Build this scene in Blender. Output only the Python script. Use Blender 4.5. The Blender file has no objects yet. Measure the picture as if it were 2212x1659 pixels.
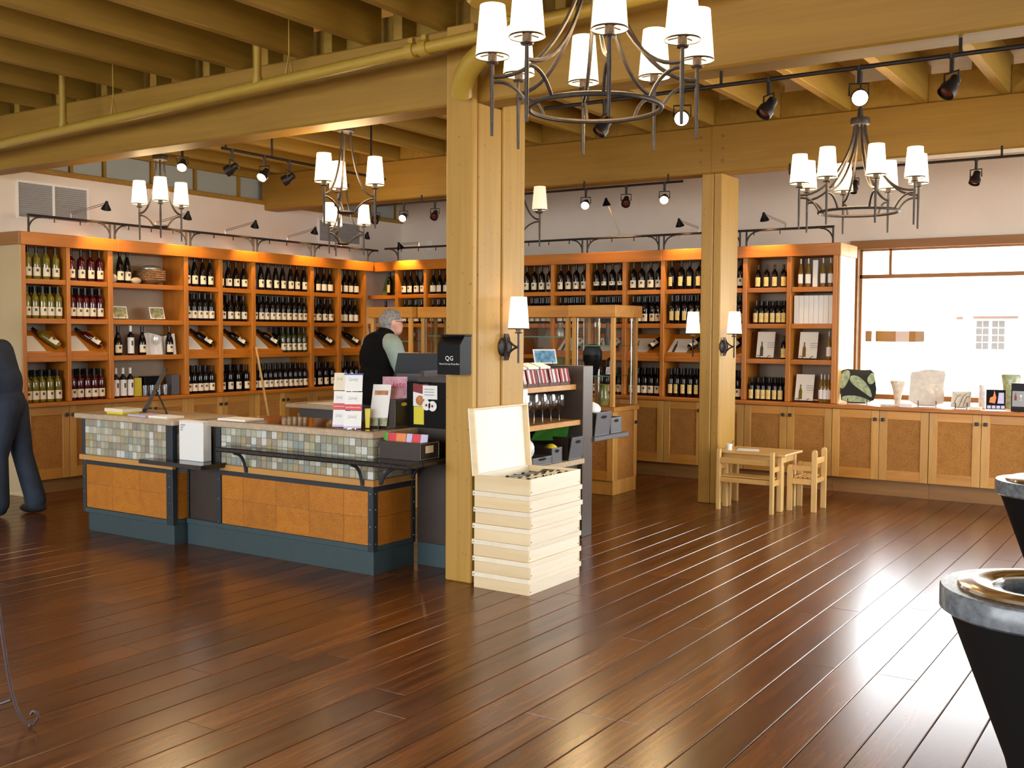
import bpy, math, random
from mathutils import Vector, Matrix, Quaternion
random.seed(11)
scene = bpy.context.scene
col = scene.collection
PI = math.pi

# ------------------------------------------------------------------ camera
F_PX, YAW, PITCH, ROLL, EYE = 2271.0, math.radians(33.43), math.radians(-2.83), math.radians(0.35), 1.55
fw = Vector((-math.sin(YAW) * math.cos(PITCH), math.cos(YAW) * math.cos(PITCH), math.sin(PITCH)))
rt = Vector((math.cos(YAW), math.sin(YAW), 0)); up = rt.cross(fw)
rt2 = rt * math.cos(ROLL) + up * math.sin(ROLL); up2 = up * math.cos(ROLL) - rt * math.sin(ROLL)
cam_d = bpy.data.cameras.new('camera'); cam_d.sensor_width = 36; cam_d.lens = F_PX / 2212 * 36
cam_d.clip_start = 0.05; cam_d.clip_end = 200
cam = bpy.data.objects.new('camera', cam_d); col.objects.link(cam)
cam.matrix_world = Matrix(((rt2.x, up2.x, -fw.x, 0), (rt2.y, up2.y, -fw.y, 0), (rt2.z, up2.z, -fw.z, EYE), (0, 0, 0, 1)))
scene.camera = cam

# ------------------------------------------------------------------ world (bright overcast sky) and exposure
SKY = 9.5
w = bpy.data.worlds.new('sky'); scene.world = w; w.use_nodes = True
bg = w.node_tree.nodes['Background']; bg.inputs[0].default_value = (0.93, 0.97, 1.0, 1); bg.inputs[1].default_value = SKY
scene.view_settings.view_transform = 'Standard'; scene.view_settings.look = 'None'
scene.view_settings.exposure = 0.55; scene.view_settings.gamma = 1.0; scene.view_settings.use_curve_mapping = False
scene.cycles.use_denoising = True
scene.cycles.max_bounces = 7; scene.cycles.diffuse_bounces = 4; scene.cycles.glossy_bounces = 4
scene.cycles.transmission_bounces = 6; scene.cycles.transparent_max_bounces = 12
scene.cycles.sample_clamp_indirect = 6.0; scene.cycles.caustics_reflective = False; scene.cycles.caustics_refractive = False

def light(name, kind, loc, energy, color=(1, 1, 1), aim=None, size=0.1, size_y=None, angle=None, blend=0.5):
    d = bpy.data.lights.new(name, kind); d.energy = energy; d.color = color
    if kind == 'AREA':
        d.size = size
        if size_y: d.shape = 'RECTANGLE'; d.size_y = size_y
    else: d.shadow_soft_size = size
    if kind == 'SPOT': d.spot_size = angle or 1.0; d.spot_blend = blend
    o = bpy.data.objects.new(name, d); col.objects.link(o); o.location = loc
    if aim is not None: o.rotation_euler = (Vector(aim) - Vector(loc)).to_track_quat('-Z', 'Y').to_euler()
    return o

# portals: they give no light of their own, they only guide the sky's light through the window openings
def portal(name, loc, aim, sx, sy):
    o = light(name, 'AREA', loc, 1, aim=aim, size=sx, size_y=sy); o.data.cycles.is_portal = True; return o
portal('window_portal', (-0.9, 11.62, 1.67), (-0.9, 5, 1.67), 4.5, 1.6)
portal('side_window_portal', (2.88, 7.4, 1.8), (-5, 7.4, 1.8), 5.8, 2.0)
portal('added_window_portal', (-3.8, -3.64, 1.9), (-3.8, 5, 1.9), 8.8, 2.2)  # for the added, unseen window behind the camera
# the photographer's small flash beside the lens
light('camera_flash', 'POINT', (-0.03, 0.0, 1.60), 10, (1.0, 0.93, 0.82), size=0.02)

# ------------------------------------------------------------------ helpers
class MB:
    def __init__(s): s.v = []; s.f = []; s.m = []
    def _add(s, vs, fs, m=0):
        o = len(s.v); s.v += [tuple(p) for p in vs]; s.f += [tuple(i + o for i in f) for f in fs]; s.m += [m] * len(fs); return s
    def box(s, x0, x1, y0, y1, z0, z1, m=0):
        vs = [(x, y, z) for x in (x0, x1) for y in (y0, y1) for z in (z0, z1)]
        return s._add(vs, [(0, 1, 3, 2), (4, 6, 7, 5), (0, 4, 5, 1), (2, 3, 7, 6), (0, 2, 6, 4), (1, 5, 7, 3)], m)
    def bbox(s, x0, x1, y0, y1, z0, z1, b=0.004, m=0):           # box with chamfered edges
        cx, cy, cz = (x0 + x1) / 2, (y0 + y1) / 2, (z0 + z1) / 2; h = ((x1 - x0) / 2, (y1 - y0) / 2, (z1 - z0) / 2)
        b = min(b, min(h) * .8); vs = []; idx = {}
        for sx in (-1, 1):
            for sy in (-1, 1):
                for sz in (-1, 1):
                    for a in range(3):
                        p = [sx * (h[0] - b), sy * (h[1] - b), sz * (h[2] - b)]; sg = (sx, sy, sz); p[a] = sg[a] * h[a]
                        idx[(sx, sy, sz, a)] = len(vs); vs.append((cx + p[0], cy + p[1], cz + p[2]))
        fs = []
        for a in range(3):
            u, w_ = (a + 1) % 3, (a + 2) % 3
            for sg in (-1, 1):
                q = []
                for (su, sw) in ((-1, -1), (1, -1), (1, 1), (-1, 1)):
                    t = [0, 0, 0]; t[a] = sg; t[u] = su; t[w_] = sw; q.append(idx[(*t, a)])
                fs.append(tuple(q if sg > 0 else q[::-1]))
        for a in range(3):
            u, w_ = (a + 1) % 3, (a + 2) % 3
            for su in (-1, 1):
                for sw in (-1, 1):
                    t0 = [0, 0, 0]; t0[a] = -1; t0[u] = su; t0[w_] = sw; t1 = list(t0); t1[a] = 1
                    q = (idx[(*t0, u)], idx[(*t1, u)], idx[(*t1, w_)], idx[(*t0, w_)]); fs.append(q if su * sw > 0 else q[::-1])
        for sx in (-1, 1):
            for sy in (-1, 1):
                for sz in (-1, 1):
                    q = tuple(idx[(sx, sy, sz, a)] for a in range(3)); fs.append(q if sx * sy * sz > 0 else q[::-1])
        return s._add(vs, fs, m)
    def quad(s, a, b, c, d, m=0): return s._add([a, b, c, d], [(0, 1, 2, 3)], m)
    def poly(s, pts, m=0): return s._add(pts, [tuple(range(len(pts)))], m)
    def extr(s, pts, vec, m=0):                                   # closed polygon (3-D points) swept along vec
        n = len(pts); vs = [Vector(p) for p in pts] + [Vector(p) + Vector(vec) for p in pts]
        fs = [tuple(range(n))[::-1], tuple(range(n, 2 * n))] + [(i, (i + 1) % n, (i + 1) % n + n, i + n) for i in range(n)]
        return s._add(vs, fs, m)
    def lathe(s, prof, seg=16, c=(0, 0, 0), m=0, a0=0.0, a1=2 * PI, cap=True, sx=1.0, sy=1.0):
        full = abs(a1 - a0 - 2 * PI) < 1e-6; n = seg if full else seg + 1; vs = []; fs = []
        for r, z in prof:
            for i in range(n):
                a = a0 + (a1 - a0) * i / seg; vs.append((c[0] + r * math.cos(a) * sx, c[1] + r * math.sin(a) * sy, c[2] + z))
        for k in range(len(prof) - 1):
            for i in range(seg):
                j = (i + 1) % n if full else i + 1
                fs.append((k * n + i, k * n + j, (k + 1) * n + j, (k + 1) * n + i))
        if cap and full:
            if prof[0][0] > 1e-5: fs.append(tuple(range(n))[::-1])
            if prof[-1][0] > 1e-5: fs.append(tuple((len(prof) - 1) * n + i for i in range(n)))
        return s._add(vs, fs, m)
    def tube(s, pts, r, seg=8, m=0, cap=True, closed=False):
        pts = [Vector(p) for p in pts]; n = len(pts); rs = r if isinstance(r, (list, tuple)) else [r] * n
        vs = []; prev = None
        for i, p in enumerate(pts):
            if closed: t = pts[(i + 1) % n] - pts[i - 1]
            else: t = pts[min(i + 1, n - 1)] - pts[max(i - 1, 0)]
            t.normalize()
            if prev is None:
                a = Vector((0, 0, 1)) if abs(t.z) < .9 else Vector((1, 0, 0)); nrm = a.cross(t).normalized()
            else:
                nrm = prev - t * prev.dot(t); nrm.normalize()
            prev = nrm; bn = t.cross(nrm)
            for k in range(seg):
                a = 2 * PI * k / seg; vs.append(p + (nrm * math.cos(a) + bn * math.sin(a)) * rs[i])
        fs = []
        for i in range(n if closed else n - 1):
            for k in range(seg):
                a, b = i * seg + k, i * seg + (k + 1) % seg; c_, d = ((i + 1) % n) * seg + (k + 1) % seg, ((i + 1) % n) * seg + k
                fs.append((a, b, c_, d))
        if cap and not closed: fs += [tuple(range(seg))[::-1], tuple((n - 1) * seg + k for k in range(seg))]
        return s._add(vs, fs, m)
    def ball(s, c, r, seg=14, rings=9, m=0, rot=None):
        rx, ry, rz = r if isinstance(r, (tuple, list)) else (r, r, r); vs = []; fs = []
        q = rot or Matrix.Identity(3)
        for i in range(rings + 1):
            th = PI * i / rings
            for k in range(seg):
                a = 2 * PI * k / seg
                vs.append(Vector(c) + q @ Vector((rx * math.sin(th) * math.cos(a), ry * math.sin(th) * math.sin(a), -rz * math.cos(th))))
        for i in range(rings):
            for k in range(seg):
                fs.append((i * seg + k, i * seg + (k + 1) % seg, (i + 1) * seg + (k + 1) % seg, (i + 1) * seg + k))
        return s._add(vs, fs, m)
    def merge(s, o, M=None, m=None):
        vs = [(M @ Vector(p)) for p in o.v] if M is not None else o.v
        b = len(s.v); s.v += [tuple(p) for p in vs]; s.f += [tuple(i + b for i in f) for f in o.f]; s.m += (o.m if m is None else [m] * len(o.m)); return s
    def mesh(s, name, mats, smooth=False):
        me = bpy.data.meshes.new(name); me.from_pydata(s.v, [], s.f)
        for mt in (mats if isinstance(mats, (list, tuple)) else [mats]): me.materials.append(mt)
        if any(s.m): me.polygons.foreach_set('material_index', s.m)
        if smooth:
            me.polygons.foreach_set('use_smooth', [True] * len(s.f))
            try: me.set_sharp_from_angle(angle=math.radians(40))
            except Exception: pass
        me.update(); return me
    def build(s, name, mats, parent=None, smooth=False, world=False):
        if world and parent is not None:
            o_ = org(parent); s.v = [(p[0] - o_.x, p[1] - o_.y, p[2] - o_.z) for p in s.v]
        ob = bpy.data.objects.new(name, s.mesh(name, mats, smooth)); col.objects.link(ob)
        if parent is not None: ob.parent = parent
        return ob

def org(o):
    v = Vector((0, 0, 0))
    while o is not None: v += o.location; o = o.parent
    return v
def tag(o, label=None, cat=None, group=None, kind=None):
    if label: o['label'] = label
    if cat: o['category'] = cat
    if group: o['group'] = group
    if kind: o['kind'] = kind
    return o
def thing(name, label, cat, loc=(0, 0, 0), rz=0.0, group=None):
    o = bpy.data.objects.new(name, None); col.objects.link(o); o.location = loc; o.rotation_euler = (0, 0, rz); o.empty_display_size = .1
    return tag(o, label, cat, group)
def inst(name, me, parent=None, loc=(0, 0, 0), rot=(0, 0, 0)):
    o = bpy.data.objects.new(name, me); col.objects.link(o); o.location = loc; o.rotation_euler = rot
    if parent is not None: o.parent = parent
    return o
def solo(name, mb, mats, label, cat, base, group=None, smooth=False):   # a thing that is one mesh, origin at its base (world coords in mb)
    mb.v = [(p[0] - base[0], p[1] - base[1], p[2] - base[2]) for p in mb.v]
    o = mb.build(name, mats, None, smooth); o.location = base; return tag(o, label, cat, group)
def struct(name, mb, mats, label=None): return tag(mb.build(name, mats), label, None, None, 'structure')
def arc(c, r, a0, a1, n, ax='xz', r2=None):
    out = []; r2 = r2 or r
    for i in range(n + 1):
        a = a0 + (a1 - a0) * i / n; u, v_ = r * math.cos(a), r2 * math.sin(a)
        d = {'xz': (u, 0, v_), 'yz': (0, u, v_), 'xy': (u, v_, 0)}[ax]; out.append((c[0] + d[0], c[1] + d[1], c[2] + d[2]))
    return out
def bez(pts, n=10):
    P = [Vector(p) for p in pts]; out = []
    for i in range(n + 1):
        t = i / n; Q = P[:]
        while len(Q) > 1: Q = [Q[k].lerp(Q[k + 1], t) for k in range(len(Q) - 1)]
        out.append(Q[0])
    return out
_txt = {}
def text_mb(s, size):                     # flat lettering in the local xy plane, centred
    c = bpy.data.curves.new('lettering', 'FONT'); c.body = s; c.size = size; c.align_x = 'CENTER'; c.align_y = 'CENTER'; c.resolution_u = 2
    o = bpy.data.objects.new('lettering', c); me = o.to_mesh(); m = MB()
    m._add([tuple(v.co) for v in me.vertices], [tuple(p.vertices) for p in me.polygons]); o.to_mesh_clear()
    bpy.data.objects.remove(o); bpy.data.curves.remove(c); return m
def frame_M(origin, xdir, ydir):          # matrix from local xy plane to world
    x = Vector(xdir).normalized(); y = Vector(ydir).normalized(); z = x.cross(y)
    return Matrix(((x.x, y.x, z.x, origin[0]), (x.y, y.y, z.y, origin[1]), (x.z, y.z, z.z, origin[2]), (0, 0, 0, 1)))
ORD = ['first', 'second', 'third', 'fourth', 'fifth', 'sixth', 'seventh', 'eighth', 'ninth', 'tenth', 'eleventh', 'twelfth', 'thirteenth']

# ------------------------------------------------------------------ materials
def nm(name):
    m = bpy.data.materials.new(name); m.use_nodes = True; nt = m.node_tree; return m, nt, nt.nodes['Principled BSDF']
def pset(b, **k):
    for key, v in k.items():
        i = b.inputs.get(key)
        if i is not None: i.default_value = v
def c4(c): return (c[0], c[1], c[2], 1)
def plain(name, c, rough=.5, metal=0.0, spec=.5, var=0.0, scale=20, bump=0.0, emit=None, es=0.0, coat=0.0, alpha=None):
    m, nt, b = nm(name); pset(b, **{'Base Color': c4(c), 'Roughness': rough, 'Metallic': metal, 'Specular IOR Level': spec, 'Coat Weight': coat})
    if emit: pset(b, **{'Emission Color': c4(emit), 'Emission Strength': es})
    if var or bump:
        tc = nt.nodes.new('ShaderNodeTexCoord'); n = nt.nodes.new('ShaderNodeTexNoise'); n.inputs['Scale'].default_value = scale; n.inputs['Detail'].default_value = 4
        nt.links.new(tc.outputs['Object'], n.inputs['Vector'])
        if var:
            r = nt.nodes.new('ShaderNodeValToRGB'); r.color_ramp.elements[0].position = .3; r.color_ramp.elements[1].position = .7
            r.color_ramp.elements[0].color = c4([x * (1 - var) for x in c]); r.color_ramp.elements[1].color = c4([min(1, x * (1 + var)) for x in c])
            nt.links.new(n.outputs['Fac'], r.inputs[0]); nt.links.new(r.outputs[0], b.inputs['Base Color'])
        if bump:
            bp = nt.nodes.new('ShaderNodeBump'); bp.inputs['Strength'].default_value = bump; bp.inputs['Distance'].default_value = .01
            nt.links.new(n.outputs['Fac'], bp.inputs['Height']); nt.links.new(bp.outputs[0], b.inputs['Normal'])
    return m
def wood(name, c1, c2, axis=2, rough=.45, rand=.12, grain=14, stretch=14, coat=0.0, knots=False, bump=.05, spec=.5):
    """grain streaks along the given object axis, a random tone for each object"""
    m, nt, b = nm(name); pset(b, **{'Roughness': rough, 'Coat Weight': coat, 'Specular IOR Level': spec})
    N, L = nt.nodes, nt.links
    tc = N.new('ShaderNodeTexCoord'); oi = N.new('ShaderNodeObjectInfo')
    off = N.new('ShaderNodeVectorMath'); off.operation = 'SCALE'; off.inputs[3].default_value = 40
    cmb = N.new('ShaderNodeCombineXYZ'); L.new(oi.outputs['Random'], cmb.inputs[0]); L.new(oi.outputs['Random'], cmb.inputs[1]); L.new(oi.outputs['Random'], cmb.inputs[2])
    L.new(cmb.outputs[0], off.inputs[0]); add = N.new('ShaderNodeVectorMath'); add.operation = 'ADD'; L.new(tc.outputs['Object'], add.inputs[0]); L.new(off.outputs[0], add.inputs[1])
    mp = N.new('ShaderNodeMapping'); s = [grain] * 3; s[axis] = grain / stretch; mp.inputs['Scale'].default_value = s; L.new(add.outputs[0], mp.inputs[0])
    n = N.new('ShaderNodeTexNoise'); n.inputs['Scale'].default_value = 1.0; n.inputs['Detail'].default_value = 6; n.inputs['Roughness'].default_value = .6; n.inputs['Distortion'].default_value = .6; L.new(mp.outputs[0], n.inputs['Vector'])
    r = N.new('ShaderNodeValToRGB'); e = r.color_ramp.elements; e[0].position = .32; e[1].position = .68; e[0].color = c4(c1); e[1].color = c4(c2); L.new(n.outputs['Fac'], r.inputs[0])
    cur = r.outputs[0]
    if knots:
        vo = N.new('ShaderNodeTexVoronoi'); mp2 = N.new('ShaderNodeMapping'); s2 = [4.2] * 3; s2[axis] = 3.0; mp2.inputs['Scale'].default_value = s2
        L.new(add.outputs[0], mp2.inputs[0]); L.new(mp2.outputs[0], vo.inputs['Vector'])
        kr = N.new('ShaderNodeValToRGB'); ke = kr.color_ramp.elements; ke[0].position = .05; ke[1].position = .13; ke[0].color = (.38, .3, .25, 1); ke[1].color = (1, 1, 1, 1); L.new(vo.outputs['Distance'], kr.inputs[0])
        mx = N.new('ShaderNodeMix'); mx.data_type = 'RGBA'; mx.blend_type = 'MULTIPLY'; mx.inputs[0].default_value = .8; L.new(cur, mx.inputs[6]); L.new(kr.outputs[0], mx.inputs[7]); cur = mx.outputs[2]
    hs = N.new('ShaderNodeHueSaturation'); mr = N.new('ShaderNodeMapRange'); mr.inputs[3].default_value = 1 - rand; mr.inputs[4].default_value = 1 + rand
    L.new(oi.outputs['Random'], mr.inputs[0]); L.new(mr.outputs[0], hs.inputs['Value']); L.new(cur, hs.inputs['Color']); L.new(hs.outputs[0], b.inputs['Base Color'])
    if bump:
        bp = N.new('ShaderNodeBump'); bp.inputs['Strength'].default_value = bump; bp.inputs['Distance'].default_value = .01; L.new(n.outputs['Fac'], bp.inputs['Height']); L.new(bp.outputs[0], b.inputs['Normal'])
    return m
def cork(name, c1, c2, scale=130, rough=.7, rand=.08):
    m, nt, b = nm(name); pset(b, Roughness=rough); N, L = nt.nodes, nt.links
    tc = N.new('ShaderNodeTexCoord'); oi = N.new('ShaderNodeObjectInfo'); n = N.new('ShaderNodeTexNoise'); n.inputs['Scale'].default_value = scale; n.inputs['Detail'].default_value = 3
    n2 = N.new('ShaderNodeTexNoise'); n2.inputs['Scale'].default_value = scale * .12; L.new(tc.outputs['Object'], n.inputs['Vector']); L.new(tc.outputs['Object'], n2.inputs['Vector'])
    ad = N.new('ShaderNodeMath'); ad.operation = 'MULTIPLY_ADD'; ad.inputs[1].default_value = .35; L.new(n2.outputs['Fac'], ad.inputs[0]); L.new(n.outputs['Fac'], ad.inputs[2])
    r = N.new('ShaderNodeValToRGB'); e = r.color_ramp.elements; e[0].position = .5; e[1].position = .85; e[0].color = c4(c1); e[1].color = c4(c2); L.new(ad.outputs[0], r.inputs[0])
    hs = N.new('ShaderNodeHueSaturation'); mr = N.new('ShaderNodeMapRange'); mr.inputs[3].default_value = 1 - rand; mr.inputs[4].default_value = 1 + rand
    L.new(oi.outputs['Random'], mr.inputs[0]); L.new(mr.outputs[0], hs.inputs['Value']); L.new(r.outputs[0], hs.inputs['Color']); L.new(hs.outputs[0], b.inputs['Base Color']); return m
def mosaic(name):
    m, nt, b = nm(name); pset(b, Roughness=.3); N, L = nt.nodes, nt.links; oi = N.new('ShaderNodeObjectInfo'); r = N.new('ShaderNodeValToRGB'); r.color_ramp.interpolation = 'CONSTANT'
    cols = [(.30, .28, .20), (.42, .41, .32), (.24, .22, .17), (.50, .50, .42), (.36, .36, .24), (.33, .27, .21), (.27, .30, .27), (.46, .40, .28), (.60, .60, .56), (.30, .29, .22), (.38, .30, .16)]
    el = r.color_ramp.elements; el[0].color = c4(cols[0]); el[1].position = 1 / len(cols); el[1].color = c4(cols[1])
    for i in range(2, len(cols)): q = el.new(i / len(cols)); q.color = c4(cols[i])
    tc = N.new('ShaderNodeTexCoord'); n = N.new('ShaderNodeTexNoise'); n.inputs['Scale'].default_value = 60; L.new(tc.outputs['Object'], n.inputs['Vector'])
    mx = N.new('ShaderNodeMix'); mx.data_type = 'RGBA'; mx.blend_type = 'OVERLAY'; mx.inputs[0].default_value = .35
    L.new(oi.outputs['Random'], r.inputs[0]); L.new(r.outputs[0], mx.inputs[6]); L.new(n.outputs['Fac'], mx.inputs[7]); L.new(mx.outputs[2], b.inputs['Base Color']); return m
def glassy(name, c=(1, 1, 1), rough=0.0, amt=.9, ior=1.45):
    """thin clear glass: mostly see-through with a real reflection on top"""
    m = bpy.data.materials.new(name); m.use_nodes = True; nt = m.node_tree; N, L = nt.nodes, nt.links; N.clear()
    out = N.new('ShaderNodeOutputMaterial'); tr = N.new('ShaderNodeBsdfTransparent'); gl = N.new('ShaderNodeBsdfGlossy'); mx = N.new('ShaderNodeMixShader'); fr = N.new('ShaderNodeFresnel')
    fr.inputs[0].default_value = ior; tr.inputs[0].default_value = c4([x * amt + (1 - amt) * .6 for x in c]); gl.inputs['Roughness'].default_value = rough
    ge = N.new('ShaderNodeNewGeometry'); iv = N.new('ShaderNodeMath'); iv.operation = 'SUBTRACT'; iv.inputs[0].default_value = 1.0; L.new(ge.outputs['Backfacing'], iv.inputs[1])   # only the outer face of the sheet reflects
    mu = N.new('ShaderNodeMath'); mu.operation = 'MULTIPLY'; L.new(fr.outputs[0], mu.inputs[0]); L.new(iv.outputs[0], mu.inputs[1])
    L.new(mu.outputs[0], mx.inputs[0]); L.new(tr.outputs[0], mx.inputs[1]); L.new(gl.outputs[0], mx.inputs[2]); L.new(mx.outputs[0], out.inputs[0]); return m
def shade_mat(name, lo, hi, c):
    """glowing fabric lampshade, brightest at the height of the bulb"""
    m, nt, b = nm(name); N, L = nt.nodes, nt.links; pset(b, **{'Base Color': (.85, .8, .68, 1), 'Roughness': .9, 'Emission Color': c4(c)})
    tc = N.new('ShaderNodeTexCoord'); sp = N.new('ShaderNodeSeparateXYZ'); L.new(tc.outputs['Object'], sp.inputs[0])
    mr = N.new('ShaderNodeMapRange'); mr.inputs[1].default_value = 0.0; mr.inputs[2].default_value = .11; mr.inputs[3].default_value = lo; mr.inputs[4].default_value = hi; L.new(sp.outputs[2], mr.inputs[0]); L.new(mr.outputs[0], b.inputs['Emission Strength']); return m

M = {}
M['plank'] = wood('floor_plank_wood', (.060, .0165, .0028), (.175, .057, .0105), axis=1, rough=.24, rand=.28, grain=26, stretch=18, coat=.0, bump=.012, spec=.5)
M['subfloor'] = plain('subfloor', (.12, .07, .035), .6)
M['wall'] = plain('white_drywall', (.76, .70, .62), .75, var=.03, scale=3)
M['beam'] = wood('beam_timber', (.28, .150, .016), (.36, .200, .025), axis=0, rough=.6, rand=.05, grain=16, stretch=20)
M['joist'] = wood('joist_timber', (.28, .158, .018), (.36, .21, .028), axis=1, rough=.65, rand=.08, grain=16, stretch=20)
M['deck'] = plain('ceiling_deck', (.30, .18, .04), .7, var=.1, scale=6)
M['column'] = wood('column_fir', (.37, .20, .030), (.46, .265, .050), axis=2, rough=.5, rand=.05, grain=15, stretch=22, knots=True)
M['pipe'] = plain('painted_pipe', (.40, .26, .035), .45)
M['shelf'] = wood('shelf_cherry', (.42, .125, .006), (.54, .18, .012), axis=1, rough=.42, rand=.08, grain=18, stretch=12)
M['shelfx'] = wood('shelf_cherry_x', (.42, .125, .006), (.54, .18, .012), axis=0, rough=.42, rand=.08, grain=18, stretch=12)
M['shelfz'] = wood('shelf_cherry_z', (.44, .14, .010), (.56, .20, .02), axis=2, rough=.42, rand=.08, grain=18, stretch=12)
M['shelfback'] = plain('shelf_back', (.34, .25, .17), .6, var=.06, scale=5)
M['maple'] = wood('door_maple', (.52, .25, .045), (.64, .34, .08), axis=2, rough=.4, rand=.14, grain=12, stretch=8)
M['maplerail'] = wood('door_maple_rail', (.48, .19, .022), (.60, .28, .05), axis=0, rough=.4, rand=.14, grain=12, stretch=8)
M['corkpanel'] = cork('cork_panel', (.31, .12, .014), (.47, .205, .036), 90)
M['corktile'] = cork('cork_tile', (.34, .105, .005), (.52, .195, .011), 120, .55, .10)
M['toe'] = wood('toe_kick', (.24, .105, .025), (.31, .145, .038), axis=0, rough=.5, rand=.05)
M['iron'] = plain('wrought_iron', (.045, .036, .032), .5, .5, var=.25, scale=40, bump=.1)
M['irondark'] = plain('track_metal', (.025, .02, .018), .45, .6)
M['chrome'] = plain('chrome', (.75, .74, .72), .18, 1.0)
M['brass'] = plain('arm_metal', (.55, .48, .36), .3, .9)
M['stone_edge'] = plain('beige_stone', (.48, .37, .25), .35, var=.12, scale=35)
M['granite'] = plain('polished_granite', (.16, .07, .03), .09, var=.3, scale=60, coat=.4)
M['slate'] = plain('slate_blue_paint', (.040, .066, .074), .45, var=.06, scale=20)
M['slatedark'] = plain('steel_frame', (.035, .045, .055), .4, .4)
M['bolt'] = plain('bolt_steel', (.3, .32, .34), .3, .9)
M['blackslab'] = plain('black_granite', (.022, .019, .017), .14, var=.5, scale=120)
M['laminate'] = plain('dark_brown_laminate', (.038, .026, .020), .45, var=.15, scale=8)
M['grout'] = plain('grout', (.26, .25, .20), .8)
M['tile'] = mosaic('mosaic_stone')
M['ledge'] = wood('ledge_wood', (.47, .225, .055), (.56, .29, .08), axis=0, rough=.4, rand=.03)
M['pine'] = wood('pale_pine', (.72, .55, .31), (.80, .65, .41), axis=0, rough=.55, rand=.07, grain=11, stretch=9)
M['pine_lit'] = wood('pale_pine_lit', (.80, .70, .52), (.88, .80, .64), axis=1, rough=.55, rand=.07, grain=11, stretch=9)  # whiter than the plain pine: daylight on the side boards put into the colour
M['kidpine'] = wood('lacquered_pine', (.62, .38, .13), (.74, .50, .20), axis=2, rough=.35, rand=.06, grain=14, stretch=9)
M['kidtop'] = wood('lacquered_pine_top', (.60, .34, .10), (.72, .45, .16), axis=0, rough=.3, rand=.05, grain=14, stretch=9)
M['white'] = plain('white_card', (.82, .81, .78), .6)
M['paper'] = plain('paper', (.80, .76, .66), .7)
M['cream'] = plain('cream_label', (.78, .69, .50), .6)
M['yellowlabel'] = plain('yellow_label', (.78, .60, .22), .55, var=.25, scale=60)
M['ink'] = plain('label_ink', (.06, .05, .03), .6)
M['glass_dark'] = plain('dark_bottle_glass', (.006, .004, .004), .05, spec=.35)
M['glass_green'] = plain('green_bottle_glass', (.035, .040, .008), .06, spec=.7)
M['glass_white'] = plain('white_wine_glass', (.16, .13, .012), .08, spec=.7)
M['glass_rose'] = plain('rose_wine_glass', (.055, .003, .006), .06, spec=.7)
M['glass_amber'] = plain('dessert_wine_glass', (.20, .11, .02), .08, spec=.7)
M['capsule'] = plain('black_capsule', (.006, .005, .005), .22, spec=.3)
M['capsule_grey'] = plain('silver_capsule', (.35, .33, .28), .35, .5)
M['pane'] = glassy('clear_glass', (1, 1, 1), 0.0, .97)
M['shelfglass'] = glassy('green_edge_glass', (.55, .95, .80), 0.0, .9)
M['glassedge'] = plain('glass_edge', (.05, .35, .24), .15, spec=.8)
M['stemglass'] = glassy('stemware', (1, 1, 1), 0.05, .97, 2.0)
M['black'] = plain('black_plastic', (.005, .005, .006), .35, spec=.12)
M['blackmat'] = plain('black_matte', (.006, .005, .005), .7, spec=.15)
M['leather'] = plain('grey_leather', (.10, .10, .105), .5, var=.1, scale=60)
M['leatherbrown'] = plain('brown_leather', (.035, .022, .016), .5, var=.2, scale=60)
M['stitch'] = plain('stitch', (.34, .33, .31), .7)
M['panelgrey'] = plain('grey_brown_panel', (.085, .068, .056), .4, var=.05, scale=10)
M['shade'] = shade_mat('lit_shade', .80, 1.9, (1.0, .79, .45))
M['shadeoff'] = plain('unlit_shade_glow', (.85, .78, .62), .9, emit=(1, .85, .6), es=.25)  # switched-off shade with a faint glow put into its material
M['socket'] = plain('bronze_socket', (.07, .05, .045), .4, .6)
M['bulb'] = plain('lit_bulb', (1, 1, 1), .3, emit=(1.0, .72, .38), es=30)
M['bulboff'] = plain('dark_red_lens', (.10, .02, .012), .15, spec=.8)
M['red'] = plain('red_print', (.62, .03, .04), .5); M['blue'] = plain('blue_print', (.05, .10, .45), .5); M['green'] = plain('green_print', (.10, .42, .06), .5)
M['yellow'] = plain('yellow_print', (.72, .60, .03), .5); M['orange'] = plain('orange_print', (.75, .22, .05), .5); M['pink'] = plain('pink_print', (.72, .38, .48), .5, var=.35, scale=14)
M['magenta'] = plain('magenta_print', (.60, .02, .14), .5); M['lilac'] = plain('lilac_print', (.52, .48, .68), .5); M['maroon'] = plain('maroon_print', (.22, .02, .025), .45)
M['choc'] = plain('chocolate_tray', (.10, .05, .04), .5); M['photo'] = plain('photo_print', (.30, .30, .14), .35, var=.6, scale=30); M['photoblue'] = plain('landscape_print', (.12, .28, .42), .3, var=.6, scale=25)
M['grey'] = plain('mid_grey', (.32, .33, .33), .5); M['bread'] = plain('bread_picture', (.45, .17, .04), .5, var=.4, scale=40)
M['plasticwrap'] = plain('white_plastic', (.75, .75, .76), .3, var=.2, scale=30)
M['ink_grey'] = plain('grey_print', (.42, .42, .42), .7)
def build_all(): pass
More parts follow.
